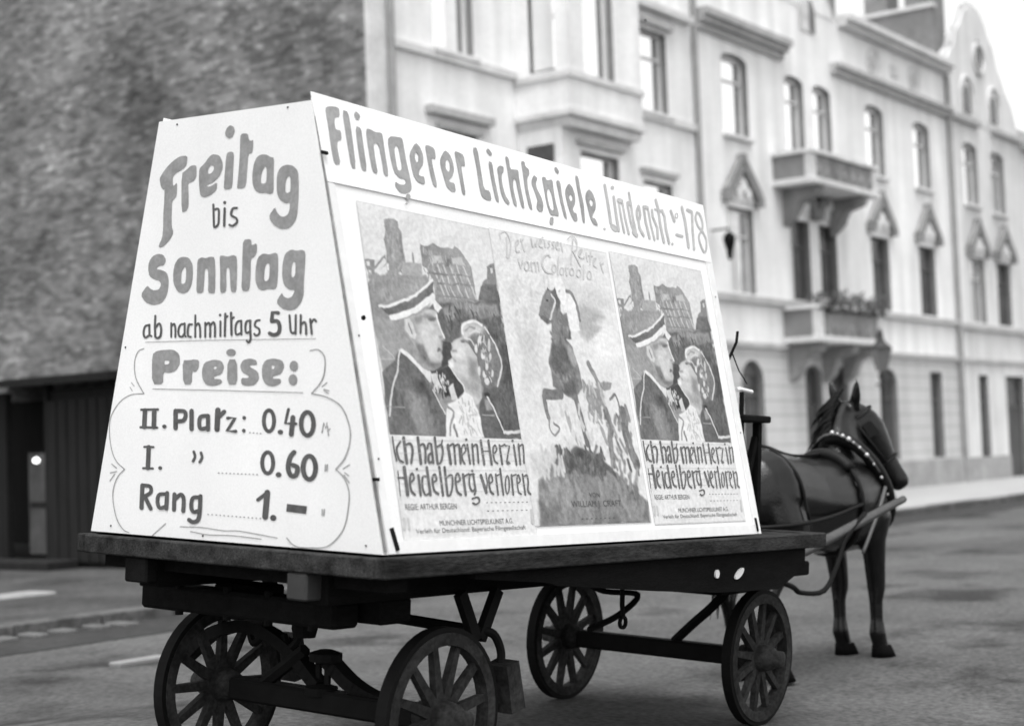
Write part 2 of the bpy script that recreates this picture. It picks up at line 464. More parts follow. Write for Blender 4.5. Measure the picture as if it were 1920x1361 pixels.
def window(root, base, op, yf=YF):
    xa, xb, za, zb, rise, style = op
    y0, y1 = yf + 0.15, yf + 0.21
    if style == 'door':
        fr = MB(base)
        fr.box((xa + .004, y0, za), (xa + 0.10, y1, zb)).box((xb - 0.10, y0, za), (xb - .004, y1, zb)).box((xa + .1, y0, zb - 0.12), (xb - .1, y1, zb - .004))
        fr.box((xa + .1, y0 + 0.005, za + 2.25), (xb - .1, y1, za + 2.35))
        d = fr.build('door', M_door, root)
        mid = (xa + xb) / 2
        lf = MB(base)
        for a, c in ((xa + .10, mid - .01), (mid + .01, xb - .10)):
            lf.box((a, y0 + .025, za), (c, y1, za + 2.25))
            lf.box((a + .08, y0 + .01, za + .2), (c - .08, y0 + .024, za + .95)).box((a + .08, y0 + .01, za + 1.1), (c - .08, y0 + .024, za + 2.05))
        lf.build('door_leaf', M_door, d)
        MB(base).box((xa + .1, y1 - .012, za + 2.36), (xb - .1, y1 - .004, zb - .12)).build('fanlight', M_dark, d)
        return
    w = 0.05
    fr = MB(base)
    fr.box((xa + .003, y0, za + .003), (xa + w, y1, zb - .003)).box((xb - w, y0, za + .003), (xb - .003, y1, zb - .003))
    fr.box((xa + w, y0, za + .003), (xb - w, y1, za + w)).box((xa + w, y0, zb - w - rise * .6), (xb - w, y1, zb - .003))
    tz = za + (zb - za) * 0.68
    fr.box((xa + w, y0 - .006, tz - .025), (xb - w, y1, tz + .025))
    if style != 'bright': fr.box(((xa + xb) / 2 - .022, y0 + .003, za + w), ((xa + xb) / 2 + .022, y1, tz - .025))
    f = fr.build('window', M_dframe if style == 'dark' else M_frame, root)
    MB(base).box((xa + w, y1 - .02, za + w), (xb - w, y1 - .008, zb - w)).build('pane', GLASS[style], f)
    if style == 'mid' or (style == 'dark' and za > 4):
        MB(base).box((xa + w, y1 - .03, za + w), (xa + (xb - xa) * .40, y1 - .022, tz - .04)).build('curtain', M_frame, f)

def sill(root, base, xa, xb, z, d=0.12, h=0.10):
    MB(base).box((xa - .08, YF - d, z - h), (xb + .08, YF + .05, z - .004), 0.01).build('window_sill', M_trim, root)
def shell(root, base, X0, X1, Z, m, yb=29.0, name='wall'):
    mb = MB(base)
    mb.add([(X0, YF, -.2), (X0, yb, -.2), (X0, yb, Z), (X0, YF, Z)], [(0, 1, 2, 3)])
    mb.add([(X1, YF, -.2), (X1, yb, -.2), (X1, yb, Z), (X1, YF, Z)], [(0, 1, 2, 3)])
    mb.add([(X0, yb, -.2), (X1, yb, -.2), (X1, yb, Z), (X0, yb, Z)], [(0, 1, 2, 3)])
    mb.add([(X0, YF, Z), (X1, YF, Z), (X1, yb, Z), (X0, yb, Z)], [(0, 1, 2, 3)])
    return mb.build(name, m, root)
def pediment(root, base, xa, xb, z):
    """pointed gothic hood: two raking bars with ear blocks over a small carved field"""
    mb = MB(base); mt = MB(base)
    c = (xa + xb) / 2
    l, r = xa - .16, xb + .16
    for a in ((l, z + .18), (r, z + .18)):
        mb.beam((a[0], YF - .12, a[1]), (c, YF - .12, z + 1.02), .26, .13, up=(0, -1, 0))
        mb.box((a[0] - .12, YF - .2, z - .02), (a[0] + .12, YF + .02, z + .22))
    mb.box((c - .08, YF - .2, z + .92), (c + .08, YF + .02, z + 1.18))
    mt.prism([(l + .12, z + .06), (r - .12, z + .06), (c, z + .86)], YF - .05, YF + .01)
    for dx, dz, rr in ((-.24, .26, .12), (.24, .26, .12), (0, .42, .15)):
        mt.lathe([(rr, -.1), (rr * .8, .06)], (c + dx, YF - .04, z + dz), 'Y', 10)
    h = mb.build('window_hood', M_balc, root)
    mt.build('tympanum', M_stucco2, h)

# --- first house: brick gable end and the pale front with its bay
B1 = (20.6, YF, 0)
h1 = thing('corner_house', 'pale stuccoed house with a sooty windowless brick gable wall and a square bay', 'house', B1)
ops1 = [(22.35, 23.55, 8.9, 11.0, 0, 'bright'), (22.5, 23.55, 5.1, 7.42, 0, 'mid'), (29.45, 30.65, 5.2, 7.3, 0, 'bright'),
        (29.0, 30.62, 8.85, 10.68, 0, 'bright'), (22.4, 23.6, 1.0, 3.4, 0, 'dark'), (25.3, 26.5, 1.0, 3.4, 0, 'dark'), (28.2, 29.4, 1.0, 3.4, 0, 'dark')]
mb = MB(B1); facade_mesh(mb, 20.62, 31.93, -.2, 14.6, ops1, h1, B1); mb.build('wall', M_stucco, h1)
shell(h1, B1, 20.62, 31.93, 14.6, M_stucco, 28.8, 'rear_wall')
MB(B1).box((20.52, YF + .02, -.3), (20.60, 34, 16.5)).build('gable_wall', M_brick, h1)
MB(B1).box((20.50, YF - .10, -.2), (20.95, YF + .012, 14.5)).build('corner_pilaster', M_trim, h1)
for o_ in ops1: window(h1, B1, o_)
bars('string_course', M_trim, h1, B1, [((20.98, YF - .09, 8.70), (24.78, YF + .03, 8.84)), ((27.45, YF - .09, 8.66), (31.85, YF + .03, 8.82)), ((28.7, YF - .2, 11.1), (31.6, YF + .03, 11.25))])
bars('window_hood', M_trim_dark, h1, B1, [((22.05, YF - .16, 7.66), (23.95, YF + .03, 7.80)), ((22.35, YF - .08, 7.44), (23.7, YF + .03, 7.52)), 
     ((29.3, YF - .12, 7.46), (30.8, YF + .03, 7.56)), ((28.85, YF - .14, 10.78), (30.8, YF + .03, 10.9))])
for o_ in ops1: sill(h1, B1, o_[0], o_[1], o_[2])
# bay
by0, by1 = 16.72, 16.98
bay = MB(B1)
BX0, BX1 = 24.82, 27.42
opb = [(25.36, 26.42, 8.72, 11.6, 0, 'bright')]
facade_mesh(bay, BX0, BX1, 7.95, 14.2, opb, h1, B1, by0, 0.2)
bay.add([(BX0, by0, 7.95), (BX0, YF, 7.95), (BX0, YF, 8.75), (BX0, by0, 8.75)], [(0, 1, 2, 3)])
bay.add([(BX0, by0, 8.75), (BX0, 17.02, 8.75), (BX0, 17.02, 14.2), (BX0, by0, 14.2)], [(0, 1, 2, 3)])
bay.add([(BX0, 17.62, 8.75), (BX0, YF, 8.75), (BX0, YF, 14.2), (BX0, 17.62, 14.2)], [(0, 1, 2, 3)])
bay.add([(BX0, 17.02, 11.2), (BX0, 17.62, 11.2), (BX0, 17.62, 14.2), (BX0, 17.02, 14.2)], [(0, 1, 2, 3)])
bay.add([(BX1, by0, 7.95), (BX1, YF, 7.95), (BX1, YF, 14.2), (BX1, by0, 14.2)], [(0, 1, 2, 3)])
bay.add([(BX0, by0, 7.95), (BX1, by0, 7.95), (BX1, YF, 7.95), (BX0, YF, 7.95)], [(0, 1, 2, 3)])
bay.add([(BX0, by0, 14.2), (BX1, by0, 14.2), (BX1, YF, 14.2), (BX0, YF, 14.2)], [(0, 1, 2, 3)])
bo = bay.build('bay', M_stucco, h1)
window(bo, B1, opb[0], by0)
MB(B1).box((BX0 + .06, 17.04, 8.80), (BX0 + .10, 17.60, 11.18)).build('side_pane', M_bright, bo)
bt = MB(B1)
bt.box((BX0 - .05, by0 - .05, 8.58), (BX1 + .05, YF - .02, 8.70)).box((BX0 - .06, by0 - .06, 7.85), (BX1 + .06, YF - .02, 7.96))
bt.prism([(BX0 + .0, 7.84), (BX1, 7.84), (BX1 - .06, 7.66), (BX0 + .06, 7.66)], by0 + .04, YF - .02)
bt.build('bay_moulding', M_trim, bo)
lb = MB(B1)
LX0, LX1 = BX0 + .04, BX1 - .04
opl = [(25.50, 26.85, 5.2, 7.28, 0, 'bright')]
facade_mesh(lb, LX0, LX1, -.2, 7.66, opl, h1, B1, by1, .2)
for xx in (LX0, LX1): lb.add([(xx, by1, -.2), (xx, YF - .01, -.2), (xx, YF - .01, 7.66), (xx, by1, 7.66)], [(0, 1, 2, 3)])
lo_ = lb.build('lower_bay', M_stucco, h1)
window(lo_, B1, opl[0], by1)
MB(B1).box((25.35, by1 - .10, 7.40), (27.0, by1 + .02, 7.50)).build('window_hood', M_trim_dark, lo_)
MB(B1).box((BX0 - .02, 17.15, 7.0), (BX0 + .034, 17.75, 7.35)).build('vent', M_dark, lo_)
MB(B1).tube([(31.80, YF - .08, .1), (31.80, YF - .08, 14.4)], .07, 10).build('drainpipe', M_pipe, h1)
MB(B1).tube([(20.98, YF - .17, .1), (20.98, YF - .17, 14.4)], .07, 10).build('drainpipe', M_pipe, h1)

# --- second house: stepped gable, two balconies, gothic hoods
B2 = (39.6, YF, 0)
h2 = thing('gabled_house', 'tall pale house with pointed window hoods, a central gable and two stacked balconies', 'house', B2)
cols2 = [(33.15, 34.42), (36.40, 37.46), (38.02, 39.08), (41.28, 42.50), (44.66, 45.88)]
ops2 = []
for i, (a, c) in enumerate(cols2):
    ops2.append((a, c, 8.85, 10.82, .16, 'bright'))
    ops2.append((a, c, 5.08, 7.12, 0, 'dark' if i else 'mid'))
ops2 += [(33.5, 34.6, .95, 3.5, .5, 'dark'), (36.85, 37.8, .1, 3.45, .3, 'door'), (38.35, 39.4, .1, 3.45, .3, 'door'), (41.55, 42.6, .9, 3.45, .4, 'dark'), (45.05, 45.95, .9, 3.42, 0, 'dark')]
mb = MB(B2); facade_mesh(mb, 31.95, 47.46, 3.86, 12.76, [o_ for o_ in ops2 if o_[2] > 4], h2, B2)
gpts = [(35.9, 12.75), (36.0, 13.2), (36.35, 13.7), (36.5, 14.3), (36.9, 14.9), (37.35, 15.5), (37.9, 15.5), (38.3, 14.9), (38.55, 14.2), (38.75, 13.5), (39.3, 13.0), (39.45, 12.75)]
mb.build('wall', M_stucco2, h2)
mb = MB(B2); facade_mesh(mb, 31.95, 47.46, -.2, 3.86, [o_ for o_ in ops2 if o_[2] < 4], h2, B2); mb.build('ground_floor_wall', M_rust, h2)
shell(h2, B2, 31.95, 47.46, 12.7, M_stucco2, 28.9, 'rear_wall')
gb = MB(B2)
gb.prism(gpts, YF - .02, YF + .3)
gbo = gb.build('gable', M_stucco2, h2)
g2 = MB(B2)
for i in range(len(gpts) - 1):
    a, c = gpts[i], gpts[i + 1]
    g2.beam((a[0], YF + .10, a[1]), (c[0], YF + .10, c[1]), .5, .12, up=(0, -1, 0))
g2.build('coping', M_trim_dark, gbo)
gw = MB(B2)
gw.prism([(37.42, 12.15), (38.3, 12.15), (38.3, 12.75), (38.2, 12.98), (37.86, 13.1), (37.52, 12.98), (37.42, 12.75)], YF - .028, YF - .02)
gw.build('attic_window', M_mid, gbo)
MB(B2).prism([(38.0, 12.17), (38.28, 12.17), (38.28, 12.75), (38.18, 12.96), (38.0, 13.04)], YF - .04, YF - .029).build('shutter', M_dark, gbo)
for o_ in ops2: window(h2, B2, o_)
cb_ = MB(B2)
cb_.box((31.97, YF - .34, 11.42), (36.35, YF + .02, 11.58)).box((31.97, YF - .24, 11.28), (36.3, YF + .02, 11.42)).box((31.97, YF - .12, 11.12), (36.25, YF + .02, 11.28))
cb_.build('cornice', M_trim_dark, h2)
MB(B2).box((39.15, YF - .26, 11.44), (47.44, YF + .02, 11.56)).box((39.15, YF - .16, 11.28), (47.44, YF + .02, 11.44)).build('cornice', M_trim_dark, h2)
MB(B2).box((39.75, YF - .40, 12.80), (47.44, YF + .3, 12.96)).box((39.75, YF - .26, 12.66), (47.44, YF - .003, 12.80)).build('cornice', M_trim, h2)
for cx_ in (42.0, 44.9):
    md = MB(B2)
    for r0, r1, yy in ((.42, .34, .05), (.24, .0001, .05)): md.ring(r1, r0, YF - yy, YF + .01, (cx_, 0, 12.08), 20)
    md.lathe([(.14, -.09), (.05, -.05)], (cx_, YF, 12.08), 'Y', 12)
    md.build('medallion', M_trim, h2)
MB(B2).box((43.2, YF - .04, 11.9), (43.7, YF + .01, 12.2)).build('medallion', M_trim, h2)
for a, c in cols2:
    pediment(h2, B2, a, c, 7.22)
    sill(h2, B2, a, c, 8.85)
bars('string_course', M_trim_dark, h2, B2, [((31.97, YF - .14, 4.86), (47.44, YF + .02, 5.02)), ((31.97, YF - .10, 3.80), (47.44, YF + .02, 3.92))])
bars('plinth', M_plinth, h2, B2, [((a, YF - .07, -.1), (c, YF + .02, .86)) for a, c in ((31.97, 36.83), (37.82, 38.33), (39.42, 47.44))])
MB(B2).tube([(47.36, YF - .10, .1), (47.36, YF - .10, 12.6)], .075, 10).build('drainpipe', M_pipe, h2)
def balcony(zb, zt, X0, X1, y0, arms):
    b = MB(B2)
    b.box((X0 - .06, y0 - .06, zb), (X1 + .06, YF - .001, zb + .14), .01)
    b.box((X0 - .05, y0 - .05, zt - .10), (X1 + .05, y0 + .14, zt), .01)
    b.box((X0 - .05, y0 + .14, zt - .10), (X0 + .14, YF - .001, zt)).box((X1 - .14, y0 + .14, zt - .10), (X1 + .05, YF - .001, zt))
    for xx in (X0, X1 - .28): b.box((xx, y0, zb + .14), (xx + .28, y0 + .18, zt - .10))
    bo_ = b.build('balcony', M_trim, h2)
    p = MB(B2)
    p.box((X0 + .28, y0 + .04, zb + .14), (X1 - .28, y0 + .12, zt - .10))
    bars('parapet_side', M_shade_grey, bo_, B2, [((X0 + .02, y0 + .18, zb + .14), (X0 + .10, YF - .001, zt - .10)), ((X1 - .10, y0 + .18, zb + .14), (X1 - .02, YF - .001, zt - .10))])  # parapet sides: shade painted in with the darker jamb grey
    for k in range(7):
        xx = X0 + .42 + k * (X1 - X0 - .84) / 6
        p.lathe([(.05, 0), (.09, .12), (.05, .3)], (xx, y0 + .04, zb + .2), 'Z', 8)
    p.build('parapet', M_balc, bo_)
    for xx in arms:
        c = MB(B2)
        prof = [(YF, zb - .02), (y0 + .05, zb - .02), (y0 + .12, zb - .22), (y0 + .55, zb - .34), (YF - .25, zb - .75), (YF, zb - .95)]
        n = len(prof)
        V = [(xx, y, z) for y, z in prof] + [(xx + .34, y, z) for y, z in prof]
        tri = tessellate_polygon([[Vector((y, z, 0)) for y, z in prof]])
        c.add(V, [tuple(t) for t in tri] + [tuple(i + n for i in t) for t in tri] + [(i, (i + 1) % n, (i + 1) % n + n, i + n) for i in range(n)])
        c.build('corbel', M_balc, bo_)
    return bo_
balcony(7.82, 8.66, 35.55, 39.45, 16.95, (36.0, 38.66))
balcony(3.94, 4.86, 35.75, 39.55, 17.02, (35.95, 37.85, 39.1))
# chimneys and the party wall of the next house rise behind the eaves
ch = MB(B2); ch.box((40.9, 19.5, 12.7), (43.0, 20.3, 15.9)); ch.build('chimney', M_slate, h2)
rf = MB(B2)
rf.add([(39.7, YF + .3, 12.90), (47.4, YF + .3, 12.90), (47.4, 22.5, 13.3), (39.7, 22.5, 13.3)], [(0, 1, 2, 3)])
rf.build('roof', M_slate, h2)

# --- third house: curved gable
B3 = (50.7, YF, 0)
h3 = thing('curved_gable_house', 'pale house with a curved scrolled gable and narrow paired windows', 'house', B3)
ops3 = [(48.62, 49.84, 8.78, 10.75, .16, 'bright'), (51.05, 52.3, 8.72, 10.75, .16, 'mid'), (48.75, 50.0, 5.05, 7.1, 0, 'mid'), (51.15, 52.4, 5.05, 7.1, 0, 'dark'),
        (49.0, 49.82, .75, 3.4, 0, 'dark'), (51.45, 53.2, .1, 3.4, 0, 'door')]
mb = MB(B3); facade_mesh(mb, 47.5, 54.0, -.2, 11.46, ops3, h3, B3)
mb.build('wall', M_stucco3, h3)
sb = MB(B3)
sb.add([(47.5, YF, -.2), (47.5, 30, -.2), (47.5, 30, 14.86), (47.5, YF + .3, 14.86), (47.5, YF + .3, 11.4), (47.5, YF, 11.4)], [(0, 1, 2, 3, 4, 5)])
sb.add([(54, YF, -.2), (54, 30, -.2), (54, 30, 11.4), (54, YF, 11.4)], [(0, 1, 2, 3)])
sb.build('party_wall', M_slate, h3)
MB(B3).box((47.44, 17.95 + .32, 14.86), (47.75, 30, 14.98)).build('coping', M_trim, h3)
cm = MB(B3); cm.box((47.6, 18.35, 13.0), (48.6, 19.25, 16.2)); cm.build('chimney', M_slate, h3)
cm = MB(B3); cm.box((47.6, 19.85, 13.0), (48.6, 20.6, 16.2)); cm.build('chimney', M_slate, h3)
gp3 = [(47.55, 11.46), (47.55, 12.4), (47.62, 13.1), (47.95, 13.55), (48.3, 13.7), (48.5, 14.2), (48.9, 14.55), (49.25, 15.0), (49.75, 15.22), (50.5, 15.22), (51.05, 14.98), (51.45, 14.45),
       (51.95, 14.05), (52.2, 13.5), (52.6, 13.15), (52.95, 12.75), (53.4, 12.45), (53.7, 12.0), (53.85, 11.46)]
g3o = MB(B3).prism(gp3, YF - .02, YF + .32).build('gable', M_stucco3, h3)
g3 = MB(B3)
for i in range(1, len(gp3) - 2):
    a, c = gp3[i], gp3[i + 1]
    g3.beam((a[0], YF + .08, a[1]), (c[0], YF + .08, c[1]), .40, .07, up=(0, -1, 0))
g3.build('coping', M_trim, g3o)
for cx_, cz_, rx, rz in ((50.35, 13.65, .30, .62),):
    MB(B3).prism([(cx_ + rx * math.cos(t), cz_ + rz * math.sin(t)) for t in [2 * math.pi * k / 16 for k in range(16)]], YF - .05, YF - .02).build('attic_window', M_dark, g3o)
for cx_ in (49.15, 51.55): MB(B3).prism([(cx_ - .32, 11.68), (cx_ + .32, 11.68), (cx_ + .32, 12.3), (cx_ + .18, 12.55), (cx_ - .18, 12.55), (cx_ - .32, 12.3)], YF - .05, YF - .02).build('attic_window', M_dark, g3o)
for cx_ in (49.15, 51.55):
    sc_ = MB(B3)
    arc_ = [(cx_ + .60 * math.cos(a), YF - .05, 12.25 + .62 * math.sin(a)) for a in [math.pi * k / 12 for k in range(13)]]
    sc_.tube([(cx_ + .60, YF - .05, 11.62)] + arc_ + [(cx_ - .60, YF - .05, 11.62)], .06, 6)
    sc_.build('gable_ornament', M_trim, g3o)
MB(B3).ring(.42, .52, YF - .10, YF - .02, (50.35, 0, 13.65), 24).build('gable_ornament', M_trim, g3o)
for o_ in ops3: window(h3, B3, o_)
for o_ in ops3[2:4]: pediment(h3, B3, o_[0], o_[1], 7.16)
for o_ in ops3[:2]: sill(h3, B3, o_[0], o_[1], o_[2])
bars('string_course', M_trim_dark, h3, B3, [((47.6, YF - .18, 11.34), (50.0, YF + .02, 11.5)), ((51.2, YF - .18, 11.34), (53.95, YF + .02, 11.5)), ((47.52, YF - .14, 4.80), (53.98, YF + .02, 4.96)), ((47.52, YF - .10, 3.78), (53.98, YF + .02, 3.9))])
bars('plinth', M_plinth, h3, B3, [((a, YF - .07, -.1), (c, YF + .02, .84)) for a, c in ((47.52, 51.43), (53.22, 53.98))])

# --- fourth house, last before the picture's edge
B4 = (62, YF, 0)
h4 = thing('far_house', 'grey house with a slate roof at the far right, beyond the curved gable', 'house', B4)
ops4 = []
for k in range(8):
    xa = 55.0 + k * 2.0
    ops4 += [(xa, xa + 1.15, 8.7, 10.6, .12, 'mid'), (xa, xa + 1.15, 5.0, 7.0, 0, 'dark'), (xa, xa + 1.15, .9, 3.3, 0, 'dark')]
mb = MB(B4); facade_mesh(mb, 54.02, 71, -.2, 11.4, ops4, h4, B4); mb.build('wall', M_stucco3, h4)
shell(h4, B4, 54.02, 71, 11.35, M_stucco3, 29, 'rear_wall')
for o_ in ops4: window(h4, B4, o_)
bars('cornice', M_trim_dark, h4, B4, [((54.04, YF - .3, 11.2), (71, YF + .02, 11.45))])
bars('string_course', M_trim_dark, h4, B4, [((54.04, YF - .14, 4.5), (71, YF + .02, 4.66)), ((54.04, YF - .1, 3.7), (71, YF + .02, 3.84))])
MB(B4).add([(54.02, YF - .1, 11.45), (71, YF - .1, 11.45), (71, 21, 13.6), (54.02, 21, 13.6)], [(0, 1, 2, 3)]).build('roof', M_slate, h4)

# --- timber shed in the empty lot against the brick gable
SH = (15.5, 20.0, 0)
sh = thing('timber_shed', 'black timber lean-to shed with an open bay below the brick gable', 'shed', SH)
s_ = MB(SH)
s_.box((15.5, 20.32, -.1), (15.62, 20.40, 2.86)).box((15.56, 18.62, -.1), (15.62, 20.32, 2.74))
s_.box((15.5, 21.35, -.1), (15.62, 28, 2.74))
s_.box((20.2, 18.7, -.1), (20.3, 28, 2.9)).box((15.62, 18.62, -.1), (20.2, 18.70, 2.9))
s_.build('wall', M_shed, sh)
MB(SH).add([(15.2, 18.5, 2.80), (20.5, 18.5, 3.25), (20.5, 28.2, 3.25), (15.2, 28.2, 2.80), (15.2, 18.5, 2.92), (20.5, 18.5, 3.37), (20.5, 28.2, 3.37), (15.2, 28.2, 2.92)],
           [(0, 1, 2, 3), (4, 5, 6, 7), (0, 1, 5, 4), (1, 2, 6, 5), (2, 3, 7, 6), (3, 0, 4, 7)]).build('roof', M_shed, sh)
pn = MB(SH)
for k in range(7): pn.box((15.50, 18.68 + k * .24, .12), (15.56, 18.88 + k * .24, 2.56))
pn.build('board_panel', M_shed2, sh)
dr = MB(SH).box((15.62, 20.42, .22), (15.68, 20.96, 1.78)).build('door', mat('shed_door', .06, .85, .4, 3), sh)
MB(SH).box((15.60, 20.47, .95), (15.62, 20.91, 1.02)).build('rail', M_shed, dr)
MB(SH).lathe([(.012, -.035), (.042, -.02), (.05, .0), (.042, .03), (.012, .05)], (15.54, 20.66, 1.66), 'Z', 12).build('lamp', M_glow, dr)
MB(SH).box((14.9, 19.6, -.05), (15.48, 21.6, .16), .02).build('step', M_shed2, sh)

# ------------------------------------------------------------------ street furniture and plants
LP = (30.85, 13.35, 0.10)
lp_ = thing('gas_lamp_post', 'old gas lamp post with a glazed lantern at the kerb behind the horse', 'lamp post', LP)
MB(LP).lathe([(.16, .10), (.16, .35), (.11, .42), (.10, .9), (.07, 1.0), (.055, 1.9), (.05, 2.75), (.08, 2.80), (.03, 2.90)], (30.85, 13.35, 0), 'Z', 14).build('post', M_post, lp_, True)
MB(LP).tube([(30.55, 13.35, 2.62), (31.15, 13.35, 2.62)], .02, 6).build('ladder_bar', M_post, lp_)
MB(LP).lathe([(.11, 2.90), (.22, 3.35)], (30.85, 13.35, 0), 'Z', 6).build('lantern', M_lampglass, lp_)
MB(LP).lathe([(.23, 3.35), (.23, 3.38), (.10, 3.50), (.06, 3.60), (.06, 3.68), (.02, 3.78)], (30.85, 13.35, 0), 'Z', 12).build('cap', M_post, lp_)
WL = (32.35, YF, 6.2)
wl = thing('wall_bell', 'dark round bell on a bracket on the pale house front, just past the hoarding', 'wall bell', WL)
MB(WL).lathe([(.02, 6.36), (.08, 6.35), (.135, 6.27), (.14, 6.18), (.11, 6.06), (.08, 5.98), (.06, 5.80), (.03, 5.72)], (32.35, 17.55, 0), 'Z', 16).build('bell', M_iron, wl, True)
MB(WL).tube([(32.35, YF, 6.45), (32.35, 17.55, 6.45), (32.35, 17.55, 6.33)], .025, 6).build('bracket', M_iron, wl)
def leaves(mb, box, n, size):
    (x0, y0, z0), (x1, y1, z1) = box
    for i in range(n):
        x, y = random.uniform(x0, x1), random.uniform(y0, y1)
        top = z0 + (z1 - z0) * (0.45 + 0.55 * abs(math.sin(x * 5.1 + 0.7) * math.cos(x * 2.3)))
        c = Vector((x, y, random.uniform(z0, top)))
        a = Vector((random.uniform(-1, 1), random.uniform(-1, 1), random.uniform(-1, 1))).normalized()
        b = a.orthogonal().normalized(); s = size * random.uniform(.6, 1.3)
        mb.add([c - a * s, c + b * s * .55, c + a * s, c - b * s * .55], [(0, 1, 2, 3)])
plants = thing('balcony_plants', 'dark leafy plants spilling along the parapet of the lower balcony', 'plants', (37.6, 17.1, 4.86))
tb = MB((37.6, 17.1, 4.86)); tb.box((35.9, 17.0, 4.862), (39.4, 17.2, 5.0)); tb.build('trough', M_trim_dark, plants)
lf = MB((37.6, 17.1, 4.86)); leaves(lf, ((35.75, 16.88, 4.70), (39.6, 17.35, 5.32)), 1200, .075); lf.build('foliage', M_leaf, plants, fix=False)

# ------------------------------------------------------------------ the horse-drawn flat wagon
WB = (1.70, 0.85, GROUND)
wagon = thing('flatbed_wagon', 'dark four-wheeled horse-drawn flat wagon carrying the white cinema hoarding', 'wagon')
wagon.matrix_world = Matrix.Translation(WO + WQ @ Vector(WB)) @ WQ.to_4x4()
bed = MB(WB)
bed.box((-.07, -.07, -.088), (3.78, -.01, -.008), .006).box((-.07, 1.665, -.088), (3.78, 1.712, -.008), .006)
bed.box((-.07, -.0085, -.090), (-.01, 1.6635, -.010), .006).box((3.72, -.0085, -.088), (3.78, 1.6635, -.008), .006)
for k in range(9): bed.box((-.008, .002 + k * .1845, -.055), (3.718, .180 + k * .1845, -.018), .004)
bed.build('bed', M_bed, wagon)
bars('sill_beam', M_timber, wagon, WB, [((.02, y, -.22), (3.7, y + .12, -.091)) for y in (.30, 1.28)], .006)
bars('cross_bearer', M_timber, wagon, WB, [(a, c) for x in (.05, .95, 1.85, 2.75) for a, c in (((x, .02, -.15), (x + .12, .295, -.0915)), ((x, 1.405, -.15), (x + .12, 1.66, -.0915)), ((x, .425, -.15), (x + .12, 1.275, -.0915)))])
MB(WB).box((-.055, 1.27, -.198), (.012, 1.41, -.0923), .008).build('bearer_end', M_timber, wagon)
MB(WB).box((-.065, .335, -.20), (.04, .445, -.0925), .008).build('bearer_end', mat('bearer_wood', .03, .8, .4, 6), wagon)
for y0, y1 in ((-.015, .018), (1.640, 1.672)):
    MB(WB).prism([(.56, -.0905), (.56, -.118), (1.1, -.16), (1.15, -.175), (2.0, -.245), (2.6, -.285), (3.30, -.305), (3.62, -.20), (3.62, -.0905)], y0, y1).build('side_skirt', M_timber, wagon)
MB(WB).box((3.42, .04, -.255), (3.80, .30, -.175), .01).build('shaft_socket', M_timber, wagon)
b_ = MB(WB)
b_.box((.24, .46, -.345), (.40, 1.64, -.235), .015)
for y in (.6, .85, 1.1, 1.4): b_.lathe([(.018, -.36), (.018, -.235), (.022, -.225), (.022, -.215)], (.26, y, 0), 'Z', 8)
b_.build('rear_bolster', M_timber, wagon)
bars('bolster_block', M_timber, wagon, WB, [((.42, .36, -.33), (.62, .62, -.222)), ((.42, 1.1, -.33), (.62, 1.36, -.222))], .012)
def curve_pts(pts, n=5):
    P = [Vector(p) for p in pts]; out = []
    for i in range(len(P) - 1):
        p0 = P[i - 1] if i else P[0] * 2 - P[1]; p1, p2 = P[i], P[i + 1]; p3 = P[i + 2] if i + 2 < len(P) else p2 * 2 - p1
        for k in range(n):
            t = k / n
            out.append(.5 * ((2 * p1) + (p2 - p0) * t + (2 * p0 - 5 * p1 + 4 * p2 - p3) * t * t + (3 * p1 - p0 - 3 * p2 + p3) * t ** 3))
    return out + [P[-1]]
def leaf_bar(mb, pts, w, h):
    q = curve_pts(pts)
    for i in range(len(q) - 1):
        d = (q[i + 1] - q[i]).normalized() * .004
        mb.beam(q[i] - d, q[i + 1] + d, w, h, up=(1, 0, 0.001))
for sx in (.62, 3.49):
    z0 = 0.0
    ax = MB(WB); ax.box((sx - .05, .30, -.765), (sx + .05, 1.40, -.665), .012)
    ax.build('axle', M_iron, wagon)
    if sx > 1: continue
    sp_ = MB(WB)
    leaf_bar(sp_, [(sx, 1.72, -.60 + z0), (sx, 1.55, -.48 + z0), (sx, 1.31, -.43 + z0), (sx, 1.08, -.50 + z0), (sx, .88, -.65 + z0)], .055, .07)
    leaf_bar(sp_, [(sx + .02, .84, -.54 + z0), (sx + .02, .70, -.63 + z0), (sx + .02, .55, -.68 + z0), (sx + .02, .35, -.70 + z0)], .055, .075)
    sp_.lathe([(.03, -.03), (.075, -.02), (.075, .015), (.03, .03)], (sx, .845, -.52 + z0), 'Z', 12)
    sp_.lathe([(.03, -.03), (.075, -.02), (.075, .015), (.03, .03)], (sx, .865, -.67 + z0), 'Z', 12)
    sp_.tube([(sx, .83, -.55 + z0), (sx, .83, -.64 + z0)], .016, 6).tube([(sx, .885, -.55 + z0), (sx, .885, -.64 + z0)], .016, 6)
    sp_.build('leaf_spring', M_iron, wagon)
    hg = MB(WB)
    for y in (.98, 1.2):
        hg.tube(curve_pts([(sx, y, -.33), (sx - .01, y + .02, -.45), (sx - .02, y + .07, -.50), (sx, y + .12, -.45)]), .018, 6)
    hg.tube([(sx - .02, .95, -.50), (sx - .02, 1.12, -.62), (sx, 1.25, -.70)], .03, 6)
    hg.lathe([(.05, -.44), (.06, -.40), (.05, -.34), (.05, -.30)], (sx - .05, .93, 0), 'Z', 10)
    hg.build('spring_hanger', M_iron, wagon)
